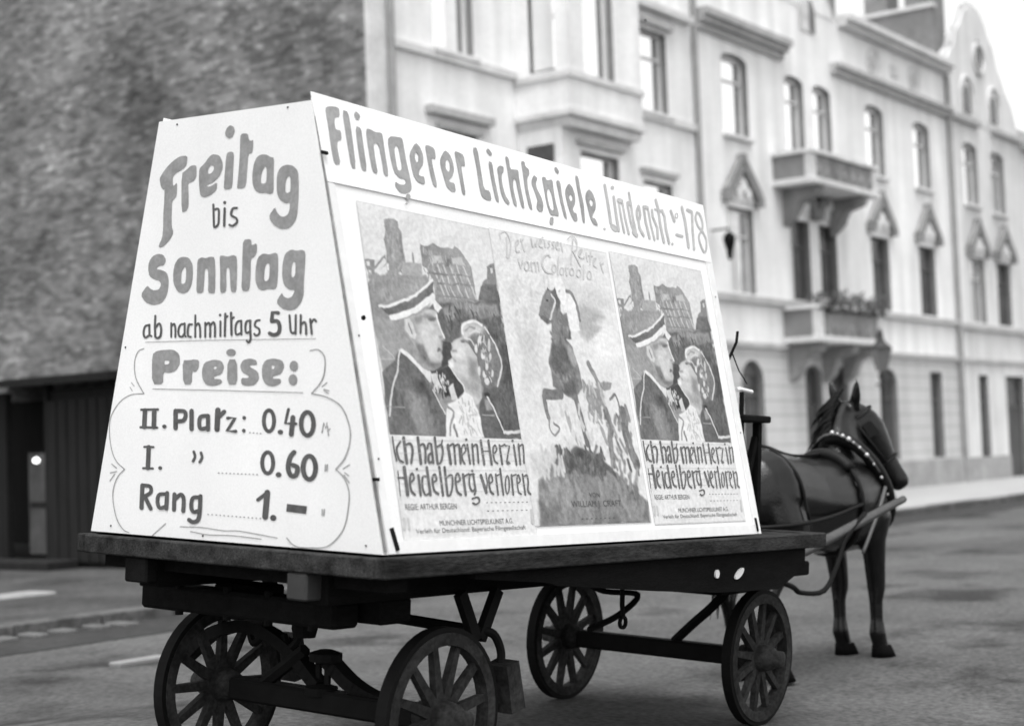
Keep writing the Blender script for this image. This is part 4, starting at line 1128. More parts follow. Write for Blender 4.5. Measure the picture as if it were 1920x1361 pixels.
'title': '''J 0.000636 -0.000094 0.000005 -0.000396
L14 159,-9706 155,-10263 209,-10676
S20 606,-9897 314,-10186 369,-10599 599,-10728
L30 846,-9721 823,-10764
S24 863,-10043 1202,-9961 1286,-10245 1089,-10742
L28 1731,-9701 1700,-10775
S22 1709,-10066 2030,-9964 2089,-10233 1977,-10734
L24 2525,-9954 2489,-10729
S22 2543,-9954 2366,-9938 2239,-10153
S24 2525,-10303 2256,-10423 2221,-10712 2474,-10660
L24 2819,-9676 2762,-10726
S22 2848,-10084 3178,-9981 3198,-10293 2985,-10685 2784,-10765
L15 3285,-9783 3199,-9941
L28 3613,-9973 3617,-10757
S22 3693,-10030 3999,-9926 3990,-10281 3942,-10754
S22 4026,-10024 4342,-9939 4345,-10276 4281,-10731
S19 4493,-10373 4760,-10190 4726,-9932 4491,-10115 4450,-10552 4564,-10741
L22 4938,-9928 4934,-10745
E13,14 4911,-9717
L22 5267,-9902 5168,-10763
S20 5307,-10001 5569,-9916 5570,-10177 5508,-10700
L25 5909,-9727 5906,-10757
L25 6441,-9716 6417,-10752
L12 5927,-10192 6425,-10184
S18 6709,-10302 6945,-10115 6861,-9912 6675,-10119 6663,-10567 6863,-10707
L23 7200,-9905 7191,-10745
L20 7287,-9965 7582,-9878
L18 7658,-9926 7914,-9921 7524,-10640 7735,-10699
E20,18 7616,-10680
L21 8234,-9886 8217,-10757
E13,14 8199,-9700
L21 8596,-9837 8502,-10734
S19 8639,-9941 8908,-9852 8907,-10124 8800,-10668
L32 616,-10916 589,-12024
L17 152,-11339 609,-11349
L10 206,-11088 140,-12058
S22 857,-11537 1123,-11386 1056,-11159 861,-11386 849,-11838 1042,-12019
L23 1421,-11234 1387,-12048
E13,13 1387,-10987
L26 2028,-10906 2013,-12033
S21 1971,-11289 1699,-11309 1585,-11689 1687,-12024 1970,-11957
S22 2275,-11538 2542,-11422 2474,-11192 2279,-11384 2295,-11844 2532,-11999
L25 2844,-10900 2822,-12058
L25 3182,-10897 3110,-12002
S21 3206,-11325 3569,-11226 3540,-11616 3286,-12042 3101,-12041
S22 3776,-11538 4086,-11421 3994,-11147 3782,-11382 3787,-11890 4002,-12039
L25 4331,-11185 4315,-12049
L21 4406,-11271 4715,-11175
S20 5097,-11190 4800,-11222 4673,-11618 4798,-11895 5032,-11777
L21 5026,-11162 5022,-11896 4905,-12033
E15,14 5006,-11031
S18 4722,-12209 5120,-12153 5174,-12332 4922,-12440 4711,-12386
L28 5543,-11220 5753,-11959
L15 5924,-11138 5923,-11540 5753,-11959
S19 6045,-11580 6307,-11459 6244,-11177 6062,-11379 6041,-11861 6230,-12030
L21 6611,-11176 6556,-12056
L17 6662,-11237 6844,-11183
L21 6975,-10930 6925,-12059
O17,22,98 7321,-11622
L20 7725,-11192 7637,-12063
L17 7780,-11245 8073,-11179
S17 8072,-11582 8312,-11459 8243,-11190 8091,-11376 8056,-11910 8229,-12043
L21 8563,-11169 8536,-12070
S19 8641,-11272 8869,-11209 8886,-11541 8764,-11873 8929,-12047''',
'staff': '''J 0.000578 -0.000082 -0.000001 -0.000376
L4 159,-9842 8840,-9707
L4 162,-10094 8875,-9979
L4 163,-10357 8884,-10292
L4 164,-10620 8880,-10576
L4 187,-11043 8888,-11001
L4 191,-11294 8917,-11292
L4 187,-11574 8905,-11604
L4 180,-11872 8891,-11923
S30 172,-12967 185,-13171 112,-13372
S22 428,-12972 429,-13176 408,-13379
S30 8815,-12740 8774,-13028 8747,-13315
L8 136,-12076 157,-12244''',
'reiter': '''J 0.000706 -0.000115 0.000085 -0.000418
S13 791,-433 825,-176 1268,-40 1520,-418 1429,-897 1140,-1281
L17 1261,-314 1091,-1280
S15 1947,-619 2186,-392 2077,-315 1906,-604 1877,-890 2111,-853
L18 2378,-249 2547,-793
L12 2405,-345 2605,-201
L14 3254,-98 3290,-512 3502,-286 3550,-479 3694,-141
S13 3870,-280 4112,-80 3959,-76 3828,-385 4097,-432
L14 4341,-79 4324,-392
E14,10 4215,54
S13 4813,-40 4626,-104 4756,-250 4516,-380
S13 5162,-16 4946,-104 5079,-270 4857,-379
S13 5283,-204 5505,-26 5333,-23 5248,-331 5522,-338
L17 5733,-5 5761,-403
L14 6867,324 6320,-979
S14 6389,263 6842,487 7170,259 7010,-177 6617,-307
L14 6691,-298 7135,-990
S15 7153,-429 7525,-134 7339,-157 7126,-473 7401,-565 7607,-479
L14 7842,-242 7845,-659
L14 8299,-103 8021,-806
L12 8008,-348 8413,-341
S13 8394,-658 8696,-434 8483,-480 8364,-809 8616,-906
L15 9001,-610 9154,-1099
L12 9052,-688 9304,-596
L16 1911,-1249 2020,-1694 2255,-1288
O14,26,52 2522,-1504
L15 2944,-1267 2906,-1705
S14 2956,-1344 3216,-1236 3264,-1349 3218,-1671
S14 3275,-1308 3486,-1212 3513,-1360 3484,-1641
S19 4596,-834 4484,-747 4072,-896 3833,-1284 4044,-1619 4579,-1641
O13,26,46 4788,-1376
L14 5312,-770 5001,-1643
O13,24,44 5421,-1447
L14 5799,-1214 5774,-1600
L11 5842,-1258 6049,-1194
O13,24,44 6279,-1373
O13,28,46 6880,-1381
L14 7451,-892 7218,-1650
O13,28,50 7802,-1380''',
'tacks': '''J 0.000757 -0.000126 0.000093 -0.000435
E24,26 18071,14419
E22,30 6907,15278
E14,22 9624,14272''',
}
COUPLE_ART = '''P 158 40 -72,-3484 498,-3071 1297,-2865 2240,-2902 3878,-2705 4302,-3605 7265,-3531 8625,-3317 9085,-9468 324,-9636
P 150 20 3,-2420 581,-2391 552,-2671 1340,-2103 1345,-2502 473,-3054 440,-3215 85,-3272
P 228 20 85,-2520 258,-2508 247,-2674 82,-2701
P 238 20 138,-2875 284,-2859 293,-3093 145,-3117
S 228 20 209 624,-2880 1250,-2393
P 162 20 1566,-608 1856,-499 2277,-489 2453,-567 2445,-833 2586,-1019 2571,-1509 2627,-2233 2360,-2628 1990,-2949 1280,-2946 1427,-1973 1500,-1201
S 145 60 156 2488,-1194 2458,-2172
S 178 40 134 1993,-1258 1886,-2319
P 235 20 1367,-2479 1500,-2464 1439,-2750 1319,-2763
P 178 30 2458,-2314 3607,-2243 3613,-2775 2235,-2923
S 160 10 105 3156,-1825 3141,-2255
P 160 20 3713,-1346 4293,-1419 4648,-1250 5135,-1365 5998,-1293 6164,-1145 6580,-1349 7113,-1928 7206,-3495 4293,-3647 4226,-2832 3976,-2407 3652,-2320
P 150 20 3731,-1406 4261,-1423 4330,-1953 3944,-2410 3661,-2278
P 200 30 4392,-1822 5048,-1744 5144,-2025 4380,-2155
P 200 30 5828,-1736 6610,-1644 6733,-1971 5825,-2031
P 135 30 5283,-1842 5746,-1809 5704,-2129 5280,-2135
S 205 20 108 4375,-2176 4911,-3588
S 205 20 108 4729,-2156 5269,-3574
S 205 20 109 5147,-2150 5696,-3554
S 205 20 110 5608,-2119 6166,-3509
S 205 20 111 6074,-2088 6603,-3488
S 205 20 112 6546,-2056 7182,-3454
S 140 30 85 3993,-2610 6991,-2432
S 145 30 75 4247,-3015 7098,-2825
S 150 30 75 4377,-3557 7206,-3495
P 145 20 8298,-1837 8866,-1576 8854,-2688 7575,-2819 8191,-2411
P 215 20 8532,-1875 8712,-1855 8692,-2075 8507,-2117
P 120 30 7621,-2771 8810,-2584 8951,-3416 7270,-3510
P 112 60 4318,-3940 8853,-3325 8942,-9601 5861,-9669 6177,-8378 6710,-7430 5766,-5487 4876,-5551 4500,-5624 4211,-4409
P 165 100 4628,-4142 5423,-3837 6570,-3684 8601,-3543 8718,-4018 7189,-4246 5696,-4233 4842,-4770
P 130 100 5464,-3974 6153,-3864 6289,-4229 5512,-4389
P 135 100 7206,-3863 7925,-3750 7986,-4129 7189,-4246
P 150 120 6476,-4071 6795,-3995 6867,-4321 6472,-4402
P 95 120 8462,-5340 9118,-5245 9018,-7175 8123,-7598
D 92 137 90 133 4599,-3960 9444,-5221
D 139 175 26 110 5509,-3783 8675,-3876
D 92 117 60 158 7292,-5377 8832,-9415
D 147 172 60 168 197,-3143 3559,-4124
D 150 189 50 96 3703,-1533 6951,-3434
D 149 181 30 128 1514,-716 2394,-2745
P 165 40 -52,-4823 1366,-4878 1433,-6109 168,-6843
S 195 20 55 441,-6003 1137,-6567
S 185 20 49 130,-6565 1213,-6518
P 118 30 114,-7105 1004,-6575 1409,-6066 1897,-6431 2669,-6916 3084,-7516 3412,-7902 3850,-8733 3632,-9673 35,-9754
D 103 131 80 152 225,-7185 3442,-9589
P 150 200 1548,-7723 2459,-7856 2970,-9534 1910,-9712 1490,-8597
D 136 158 16 190 1643,-7894 2630,-9521
P 96 200 2167,-7341 2805,-7530 2715,-7933 2185,-7869
P 166 30 1289,-4929 1409,-6066 1838,-6390 2937,-6945 3409,-6694 2475,-5948 1889,-5235
P 192 30 1919,-4787 2638,-4591 3842,-4167 4170,-4275 4259,-4818 4482,-5397 4171,-5511 4183,-5829 4017,-5932 4151,-6150 4045,-6520 3283,-6634 2800,-6328 2318,-5736 1928,-5365
P 215 150 3117,-4912 3827,-4854 4131,-5377 3786,-6265 3361,-6292 2963,-5600
P 128 100 2525,-5721 2912,-5828 3330,-6429 4086,-6495 3626,-6658 3138,-6665 2612,-6251
P 150 100 2549,-4689 3514,-4379 3911,-4481 3168,-4681 2756,-4986
P 172 200 1928,-5365 2338,-5646 2682,-6246 2505,-5812 2785,-5164 2529,-4780
P 205 150 3347,-5119 3917,-5074 3955,-5527 3577,-5645
P 216 20 1987,-4781 2272,-4712 2498,-4917 2665,-5398 2545,-5630 2230,-5520 1991,-5227
S 145 30 80 2222,-4940 2335,-5199 2398,-5373
P 120 60 4096,-4603 4046,-4653 3933,-4696 3787,-4720 3647,-4720 3550,-4694 3522,-4651 3571,-4602 3683,-4559 3829,-4534 3970,-4534 4068,-4559
S 140 30 71 3472,-4564 4106,-4556
S 238 20 95 4174,-4412 4248,-4865 4473,-5374
P 110 40 4087,-5936 4063,-5983 4019,-6020 3965,-6035 3918,-6026 3889,-5995 3886,-5950 3910,-5903 3955,-5867 4008,-5851 4055,-5860 4084,-5891
P 150 60 4369,-5359 4344,-5393 4291,-5421 4224,-5434 4161,-5430 4119,-5410 4109,-5379 4134,-5345 4187,-5318 4254,-5304 4317,-5308 4359,-5328
P 122 20 514,-4382 1745,-4091 2923,-3658 3555,-3311 4253,-2850 4151,-3579 3271,-4029 2275,-4400 1084,-4703 716,-4520
S 238 15 128 512,-4394 1738,-4123 2916,-3691 3550,-3332 4229,-2873
S 240 15 259 1158,-4767 2251,-4514 3257,-4091 4141,-3621
P 232 15 4114,-3603 4310,-3851 4623,-4089 4296,-4323 4082,-4158 3676,-4154
P 125 30 3576,-4183 4038,-3937 4077,-4179
P 84 40 4304,-5547 4913,-5549 4870,-6195 4456,-6586 3217,-6929 3988,-6614 4180,-6239
P 84 40 3192,-6886 4409,-6634 5194,-7275 5474,-7627 4799,-8022 4050,-7874 3507,-7182
P 204 40 5672,-5261 6131,-5507 6589,-6084 6539,-7206 6469,-7951 6061,-8245 5326,-7634 5194,-7275 4461,-6654 4473,-6448 4811,-6198 4793,-5971 5027,-5771 4880,-5597 5193,-5436
P 222 200 5234,-5572 5807,-5624 5866,-5991 5215,-6264 4998,-5957
P 160 200 5983,-6123 6542,-6274 6539,-7206 5831,-7058
P 172 200 5238,-7089 6486,-7116 6378,-7863 5496,-7535
S 150 60 72 4930,-5938 5156,-5900
S 160 60 60 4859,-6241 5020,-6323
P 235 80 4520,-6400 4837,-6334 4845,-6608 4537,-6695
S 235 20 71 4481,-6630 5230,-7273 5363,-7633
P 110 50 5899,-5394 5868,-5438 5806,-5473 5728,-5490 5656,-5484 5609,-5457 5599,-5416 5629,-5372 5691,-5336 5769,-5319 5841,-5325 5889,-5352
P 132 60 5846,-4688 6755,-4472 7604,-4735 8143,-5363 8356,-6065 8120,-6841 7737,-7286 7004,-7463 6615,-7202 6627,-6081 6131,-5507 5736,-5303
P 205 150 5823,-4690 6755,-4472 7577,-4690 7166,-4960 6474,-5013 6052,-5373 5661,-5309
S 236 30 135 5793,-5066 5834,-4736 6366,-4528 6832,-4466 7255,-4597
S 150 40 62 5977,-4912 6391,-4738 6750,-4803
S 225 40 74 6321,-5025 6727,-4899 7089,-4966
S 225 40 86 5898,-5245 6328,-5306 6499,-5528
S 232 30 95 7459,-4699 7997,-5326 8276,-6166 8129,-6745 7695,-7298
P 228 30 7122,-5294 7072,-5416 6993,-5508 6909,-5546 6839,-5519 6805,-5435 6813,-5317 6863,-5196 6941,-5103 7026,-5065 7096,-5092 7131,-5176
P 228 30 6724,-5653 6683,-5761 6625,-5842 6564,-5875 6518,-5850 6498,-5774 6510,-5668 6550,-5559 6608,-5478 6669,-5445 6716,-5470 6736,-5546
P 228 30 7153,-6000 7110,-6093 7037,-6163 6954,-6192 6883,-6172 6843,-6110 6845,-6020 6888,-5928 6961,-5858 7044,-5828 7115,-5848 7155,-5911
P 225 30 7322,-6367 7275,-6487 7208,-6577 7139,-6613 7085,-6584 7061,-6500 7074,-6382 7120,-6261 7187,-6171 7257,-6135 7311,-6163 7335,-6248
P 225 30 7038,-6806 6998,-6893 6932,-6958 6857,-6984 6794,-6965 6759,-6906 6762,-6821 6801,-6735 6867,-6670 6942,-6643 7005,-6662 7040,-6722
P 225 30 7588,-6776 7549,-6862 7488,-6928 7420,-6954 7364,-6935 7334,-6874 7339,-6789 7377,-6703 7438,-6637 7506,-6610 7563,-6630 7593,-6690
P 225 30 7185,-7103 7141,-7180 7060,-7239 6962,-7264 6875,-7248 6822,-7196 6816,-7122 6859,-7045 6940,-6986 7037,-6961 7125,-6976 7179,-7028
P 220 30 6697,-6685 6657,-6792 6599,-6872 6538,-6904 6492,-6878 6472,-6803 6484,-6697 6524,-6590 6582,-6510 6643,-6478 6689,-6503 6709,-6579
D 110 149 26 107 6934,-4978 7773,-7143
D 198 226 20 69 6668,-5140 7461,-7159
P 205 30 7690,-5443 7639,-5589 7572,-5698 7508,-5740 7463,-5705 7449,-5602 7471,-5459 7521,-5313 7588,-5203 7652,-5160 7697,-5195 7711,-5299
P 210 30 7620,-5970 7583,-6067 7531,-6140 7478,-6168 7438,-6145 7421,-6077 7433,-5982 7469,-5885 7521,-5812 7574,-5783 7615,-5806 7631,-5874
S 232 20 191 1529,-6124 2512,-6702 3035,-7274
P 225 20 2699,-6780 3217,-6929 3114,-7381 2876,-7215
S 228 15 84 1400,-6111 1066,-7051 637,-7681 161,-8859
S 228 15 81 3183,-7690 3491,-8167 3733,-8693
S 170 20 43 141,-8497 1247,-8497
P 218 30 3196,-7020 3569,-6909 3677,-7352 3463,-7677 3205,-7287
P 225 30 3546,-7314 4179,-7010 4033,-7334 3888,-7656 3625,-7579
P 220 30 4267,-7548 4671,-7347 4719,-7753 4799,-8022 4365,-8040
P 215 30 4223,-7279 4403,-7270 4324,-7455 4216,-7460
P 60 30 4192,-7777 4155,-7847 4086,-7899 4003,-7921 3929,-7906 3883,-7859 3878,-7792 3915,-7723 3984,-7670 4067,-7648 4141,-7663 4187,-7710
D 198 226 24 75 3287,-6925 4163,-7689
D 65 84 10 87 3507,-7182 4243,-7955
P 238 30 5326,-7634 5789,-7842 6027,-8384 6162,-8746 6171,-9616 3596,-9674 3769,-8781 4026,-8279 4654,-8028 5040,-7921
D 179 215 40 89 4799,-8022 5981,-9484
S 150 30 105 4005,-8370 4381,-8580 4061,-9039 3899,-9578
S 135 30 140 4254,-9123 4352,-9612
S 180 30 71 4833,-8790 4598,-9023
S 190 30 71 5268,-9093 5643,-9356
S 190 30 60 5971,-8615 5356,-8727
P 110 30 6431,-7953 6946,-7698 7207,-8479 7665,-9397 7605,-9631 6234,-9661 6155,-8471
P 70 30 7074,-7669 7033,-7727 6950,-7772 6847,-7791 6751,-7781 6689,-7743 6676,-7687 6717,-7630 6800,-7585 6903,-7565 6999,-7576 7061,-7614
P 165 50 6658,-7943 6975,-7883 7088,-8344 6695,-8405
S 228 15 93 6884,-7794 7284,-8477 7710,-9372
S 170 20 49 6340,-8625 7216,-8595
S 225 30 150 7808,-9290 8248,-9241 8470,-9292 8876,-9249'''
RIDER_ART = '''P 214 300 5573,-2018 7199,-2014 8843,-2139 9251,-2770 7945,-3179 6189,-3052
P 216 300 2547,-2763 3389,-2561 1799,-4615 1408,-4646
P 214 200 607,-2879 1432,-2604 1752,-2842 891,-3234
D 210 232 60 503 1030,-4328 2700,-8145
D 212 230 60 218 788,-2170 8407,-4094
D 220 239 40 355 5159,-8051 9369,-10986
P 212 200 1444,-4585 2651,-4194 1659,-6530 790,-7080
P 216 200 1568,-5956 2455,-5387 2031,-6508 1399,-7048
P 246 300 7569,-4409 9174,-4208 9561,-5288 8184,-5612 7265,-5438
P 186 200 6267,-3024 6862,-2929 8095,-3166 8719,-3422 7627,-3762 6908,-4248 6110,-4311
P 190 120 6403,-3728 8114,-3976 7746,-4279 6718,-4744 6154,-4594
P 130 40 4428,-3174 5027,-3719 5194,-4347 3805,-4457 3790,-4022
P 140 40 3788,-2561 4626,-2457 4869,-2934 4767,-3422 4364,-3894 3610,-4194 3044,-4084 2884,-3825 3315,-3081
P 110 30 3851,-2574 3970,-2384 4133,-2527
P 110 30 4341,-2506 4601,-2300 4614,-2498
P 60 30 3878,-3067 3858,-3093 3818,-3114 3768,-3125 3722,-3123 3692,-3108 3686,-3085 3705,-3060 3745,-3038 3795,-3027 3841,-3029 3871,-3044
P 70 40 3284,-3927 3271,-3944 3243,-3958 3208,-3965 3175,-3963 3154,-3954 3149,-3939 3162,-3922 3190,-3908 3225,-3901 3258,-3902 3279,-3912
P 115 60 4260,-2554 4620,-2478 4823,-3098 4465,-3529 4345,-2983
P 120 60 3119,-3804 3539,-3964 3859,-4016 3474,-4205 2987,-4050
S 218 20 121 4215,-2717 4415,-3096 3744,-3947
S 140 30 192 5533,-2407 5934,-2468 6213,-2969 6336,-3768
P 243 30 4499,-1930 5238,-1730 5503,-2268 5446,-2718 5142,-3309 4739,-2786
P 244 30 5803,-2562 6092,-2899 6252,-3815 6182,-4305 5184,-4384 5071,-3315
P 190 40 5050,-2455 5032,-2481 4996,-2502 4952,-2513 4911,-2510 4885,-2495 4881,-2472 4899,-2446 4935,-2425 4979,-2414 5020,-2416 5046,-2431
P 138 50 3917,-3939 5265,-3520 5335,-3971 5226,-4588 5545,-5323 5641,-6377 5555,-7135 4605,-7701 3669,-7373 3110,-7107 3177,-5853 3730,-4851
D 115 154 60 227 3726,-4404 5199,-7452
P 112 120 3582,-5160 4674,-5157 5057,-6110 4268,-6603 3228,-6219
P 105 120 4183,-6905 5107,-6857 4758,-7620 4166,-7424
P 175 120 4717,-5004 5545,-5323 5459,-6086 4968,-5965
P 232 30 4838,-4806 6120,-4711 6479,-5796 6803,-6770 6643,-7083 5733,-6750 5320,-5187
S 150 30 324 6456,-5873 6872,-6537 7197,-7056
P 160 30 7220,-6749 8266,-6734 8029,-7055 7372,-7163
P 158 40 5577,-7059 7128,-7060 7268,-7970 7339,-8653 6567,-8488 5862,-7911
P 215 40 5734,-6976 6005,-6962 5648,-7732 5446,-7740
S 140 30 531 3637,-7485 2430,-7540
S 140 20 258 2213,-7658 2261,-8162 2354,-8591
S 150 20 119 2391,-8590 2315,-9096 2663,-9411 3069,-9076 2698,-8833
S 128 30 396 4824,-7618 5029,-8502 5121,-9093 5229,-9720
S 165 30 275 5829,-8025 6329,-8609 6695,-9201
S 180 40 306 3894,-8393 4073,-9121 4534,-9770
D 153 201 40 190 5599,-6983 7269,-8655
D 211 233 50 223 3462,-8116 7619,-10240
S 150 30 434 7292,-8121 7455,-8725 7224,-9717 7203,-10698
S 175 30 256 6626,-8977 6948,-9723
S 140 30 154 7876,-7562 8373,-7309 8610,-7918
S 130 40 670 8825,-8143 8775,-8994 8893,-9761 9249,-10679
S 150 30 224 9138,-7820 9281,-8515
S 110 40 219 8510,-10533 8652,-10990
D 122 182 40 237 7107,-8280 9320,-11139
S 120 40 178 9346,-10601 9296,-11216
P 205 200 545,-10269 2892,-10163 3530,-10587 1102,-11315 503,-11317
P 150 80 745,-11526 2110,-10745 4221,-9959 5727,-10193 7088,-11074 9005,-12133 9748,-12521 9575,-13511 444,-13530
P 108 120 2233,-10743 3169,-10519 4231,-9922 5216,-10126 6222,-10334 6586,-10927 5135,-11304 3280,-11022
P 90 120 4340,-9994 5084,-10128 5710,-11155 4872,-11305 4302,-10579
P 100 120 2811,-10451 3956,-10437 3918,-11018 3008,-11095
S 110 80 316 6246,-10707 7296,-11298 8767,-12435
P 175 200 6997,-11374 8413,-12205 7527,-12349 6611,-11747
P 170 200 1876,-11596 3835,-11308 3906,-11958 2088,-12161
P 128 200 562,-12428 2648,-12378 1964,-13495 453,-13496
P 128 200 9196,-12439 9765,-12559 9571,-13434 9014,-13461
D 100 139 60 217 2431,-10027 6474,-11301
D 129 165 90 325 1203,-11385 9144,-13502
D 197 222 24 238 701,-10127 2967,-11239
P 215 60 2000,-10248 2536,-10096 2129,-10673
P 215 60 3353,-9866 3798,-9639 3761,-10222'''


def catmull(P, n=4):
    P = [np.array(p, float) for p in P]; out = []
    for i in range(len(P) - 1):
        p0 = P[i - 1] if i else P[0] * 2 - P[1]; p1, p2 = P[i], P[i + 1]; p3 = P[i + 2] if i + 2 < len(P) else p2 * 2 - p1
        for k in range(n):
            t = k / n; out.append(.5 * ((2 * p1) + (p2 - p0) * t + (2 * p0 - 5 * p1 + 4 * p2 - p3) * t * t + (3 * p1 - p0 - 3 * p2 + p3) * t ** 3))
    return out + [P[-1]]
def chaikin(P):
    out = []
    for i in range(len(P)):
        a, b = np.array(P[i]), np.array(P[(i + 1) % len(P)]); out += [a * .8 + b * .2, a * .2 + b * .8]
    return out
def band(w, pts, cap=True):
    P = np.array(pts, float); n = len(P); T = np.zeros_like(P)
    for i in range(n):
        a, b = P[max(i - 1, 0)], P[min(i + 1, n - 1)]; T[i] = (b - a) / max(np.linalg.norm(b - a), 1e-9)
    Nn = np.c_[-T[:, 1], T[:, 0]] * w / 2
    def capf(c, nn):
        a0 = math.atan2(nn[1], nn[0]); return [c + w / 2 * np.array([math.cos(a0 - a), math.sin(a0 - a)]) for a in (math.pi * .25, math.pi * .5, math.pi * .75)]
    return list(P + Nn) + (capf(P[-1], Nn[-1]) if cap else []) + list((P - Nn)[::-1]) + (capf(P[0], -Nn[0]) if cap else [])
def strip(w, pts, cap, J):
    """one brush stroke: rungs across the line, then the round ends"""
    o = band(w, pts, cap); n = len(pts); k = 3 if cap else 0
    L_ = o[:n]; e1 = o[n:n + k]; R_ = o[n + k:2 * n + k][::-1]; e0 = o[2 * n + k:]
    f = lambda q: J @ q
    return [f(q) for q in L_], [f(q) for q in R_], [f(q) for q in e1], [f(q) for q in e0]
def ptlist(s): return [np.array([float(c) for c in q.split(',')]) / 1e4 for q in s.split()]
def letter_rings(spec):
    """the painter's strokes: outlines and brush lines in metres on the board"""
    lines = spec.strip().split('\n')
    J = np.array([float(c) for c in lines[0].split()[1:]]).reshape(2, 2); Ji = np.linalg.inv(J)
    shapes = []
    for ln in lines[1:]:
        k = ln[0]; head, rest = ln.split(' ', 1)
        if k == 'P':
            shapes.append([chaikin(ptlist(r)) for r in rest.split('|')])
        elif k in 'SLB':
            w = float(head[1:]); pts = [Ji @ q for q in ptlist(rest)]
            if k == 'S': pts = catmull(pts)
            shapes.append(('strip', strip(w, pts, k != 'B', J)))
        elif k == 'E':
            rx, ry = (float(c) for c in head[1:].split(',')); c = ptlist(rest)[0]
            shapes.append([[c + J @ np.array([rx * math.cos(a), ry * math.sin(a)]) for a in np.linspace(0, 2 * math.pi, 14, endpoint=False)]])
        elif k == 'O':
            w, rx, ry = (float(c) for c in head[1:].split(',')); c = ptlist(rest)[0]
            shapes.append([[c + J @ np.array([(rx + d) * math.cos(a), (ry + d) * math.sin(a)]) for a in np.linspace(0, 2 * math.pi, 18, endpoint=False)] for d in (w / 2, -w / 2)])
    return shapes
def lettering(key, place, m, parent, lift, name='lettering', gap=.03):
    """each word of a line is a part of its own"""
    spans = []
    for rings in letter_rings(LETTERING[key]):
        us = [p[0] for r in (rings[1] if rings[0] == 'strip' else rings) for p in r]
        spans.append((min(us), max(us), rings))
    spans.sort(key=lambda t: t[0]); words = []; end = -9
    for a, b, rings in spans:
        if a > end + gap or not words: words.append([])
        words[-1].append(rings); end = max(end, b)
    return [one_word(w, place, m, parent, lift, name) for w in words]
def one_word(shapes, place, m, parent, lift, name):
    mb = MB()
    for i, rings in enumerate(shapes):
        h = lift + .0003 * (i % 5)
        if rings[0] == 'strip':
            L_, R_, e1, e0 = rings[1]; n = len(L_)
            hh = [h + .0008 * k / n for k in range(n)]
            V = [place(L_[k][0], L_[k][1], hh[k]) for k in range(n)] + [place(R_[k][0], R_[k][1], hh[k]) for k in range(n)]
            mb.add(V, [(k, k + 1, n + k + 1, n + k) for k in range(n - 1)])
            if e1:
                mb.add([place(q[0], q[1], hh[-1]) for q in [L_[-1]] + e1 + [R_[-1]]], [(0, 1, 2, 3, 4)])
                mb.add([place(q[0], q[1], hh[0]) for q in [R_[0]] + e0 + [L_[0]]], [(0, 1, 2, 3, 4)])
            continue
        flat = [p for r in rings for p in r]
        tri = tessellate_polygon([[Vector((p[0], p[1], 0)) for p in r] for r in rings])
        mb.add([place(p[0], p[1], h) for p in flat], [tuple(t) for t in tri])
    o = mb.build(name, m, parent, fix=False)
    return o
for key, m in (('freitag', M_mid_ink), ('bis', M_dark_ink), ('sonntag', M_mid_ink), ('uhr', M_dark_ink), ('preise', M_mid_ink), ('row_second', M_dark_ink), ('row_first', M_dark_ink), ('row_circle', M_dark_ink)):
    lettering(key, on_rear, m, rear, .0015)
lettering('ornament', on_rear, M_line_ink, rear, .0012, 'ornament_line')
for key, m in (('flingerer', M_head_ink), ('lichtspiele', M_head_ink), ('lindenstr', M_pale_ink)):
    lettering(key, on_side, m, head_board, .0078)

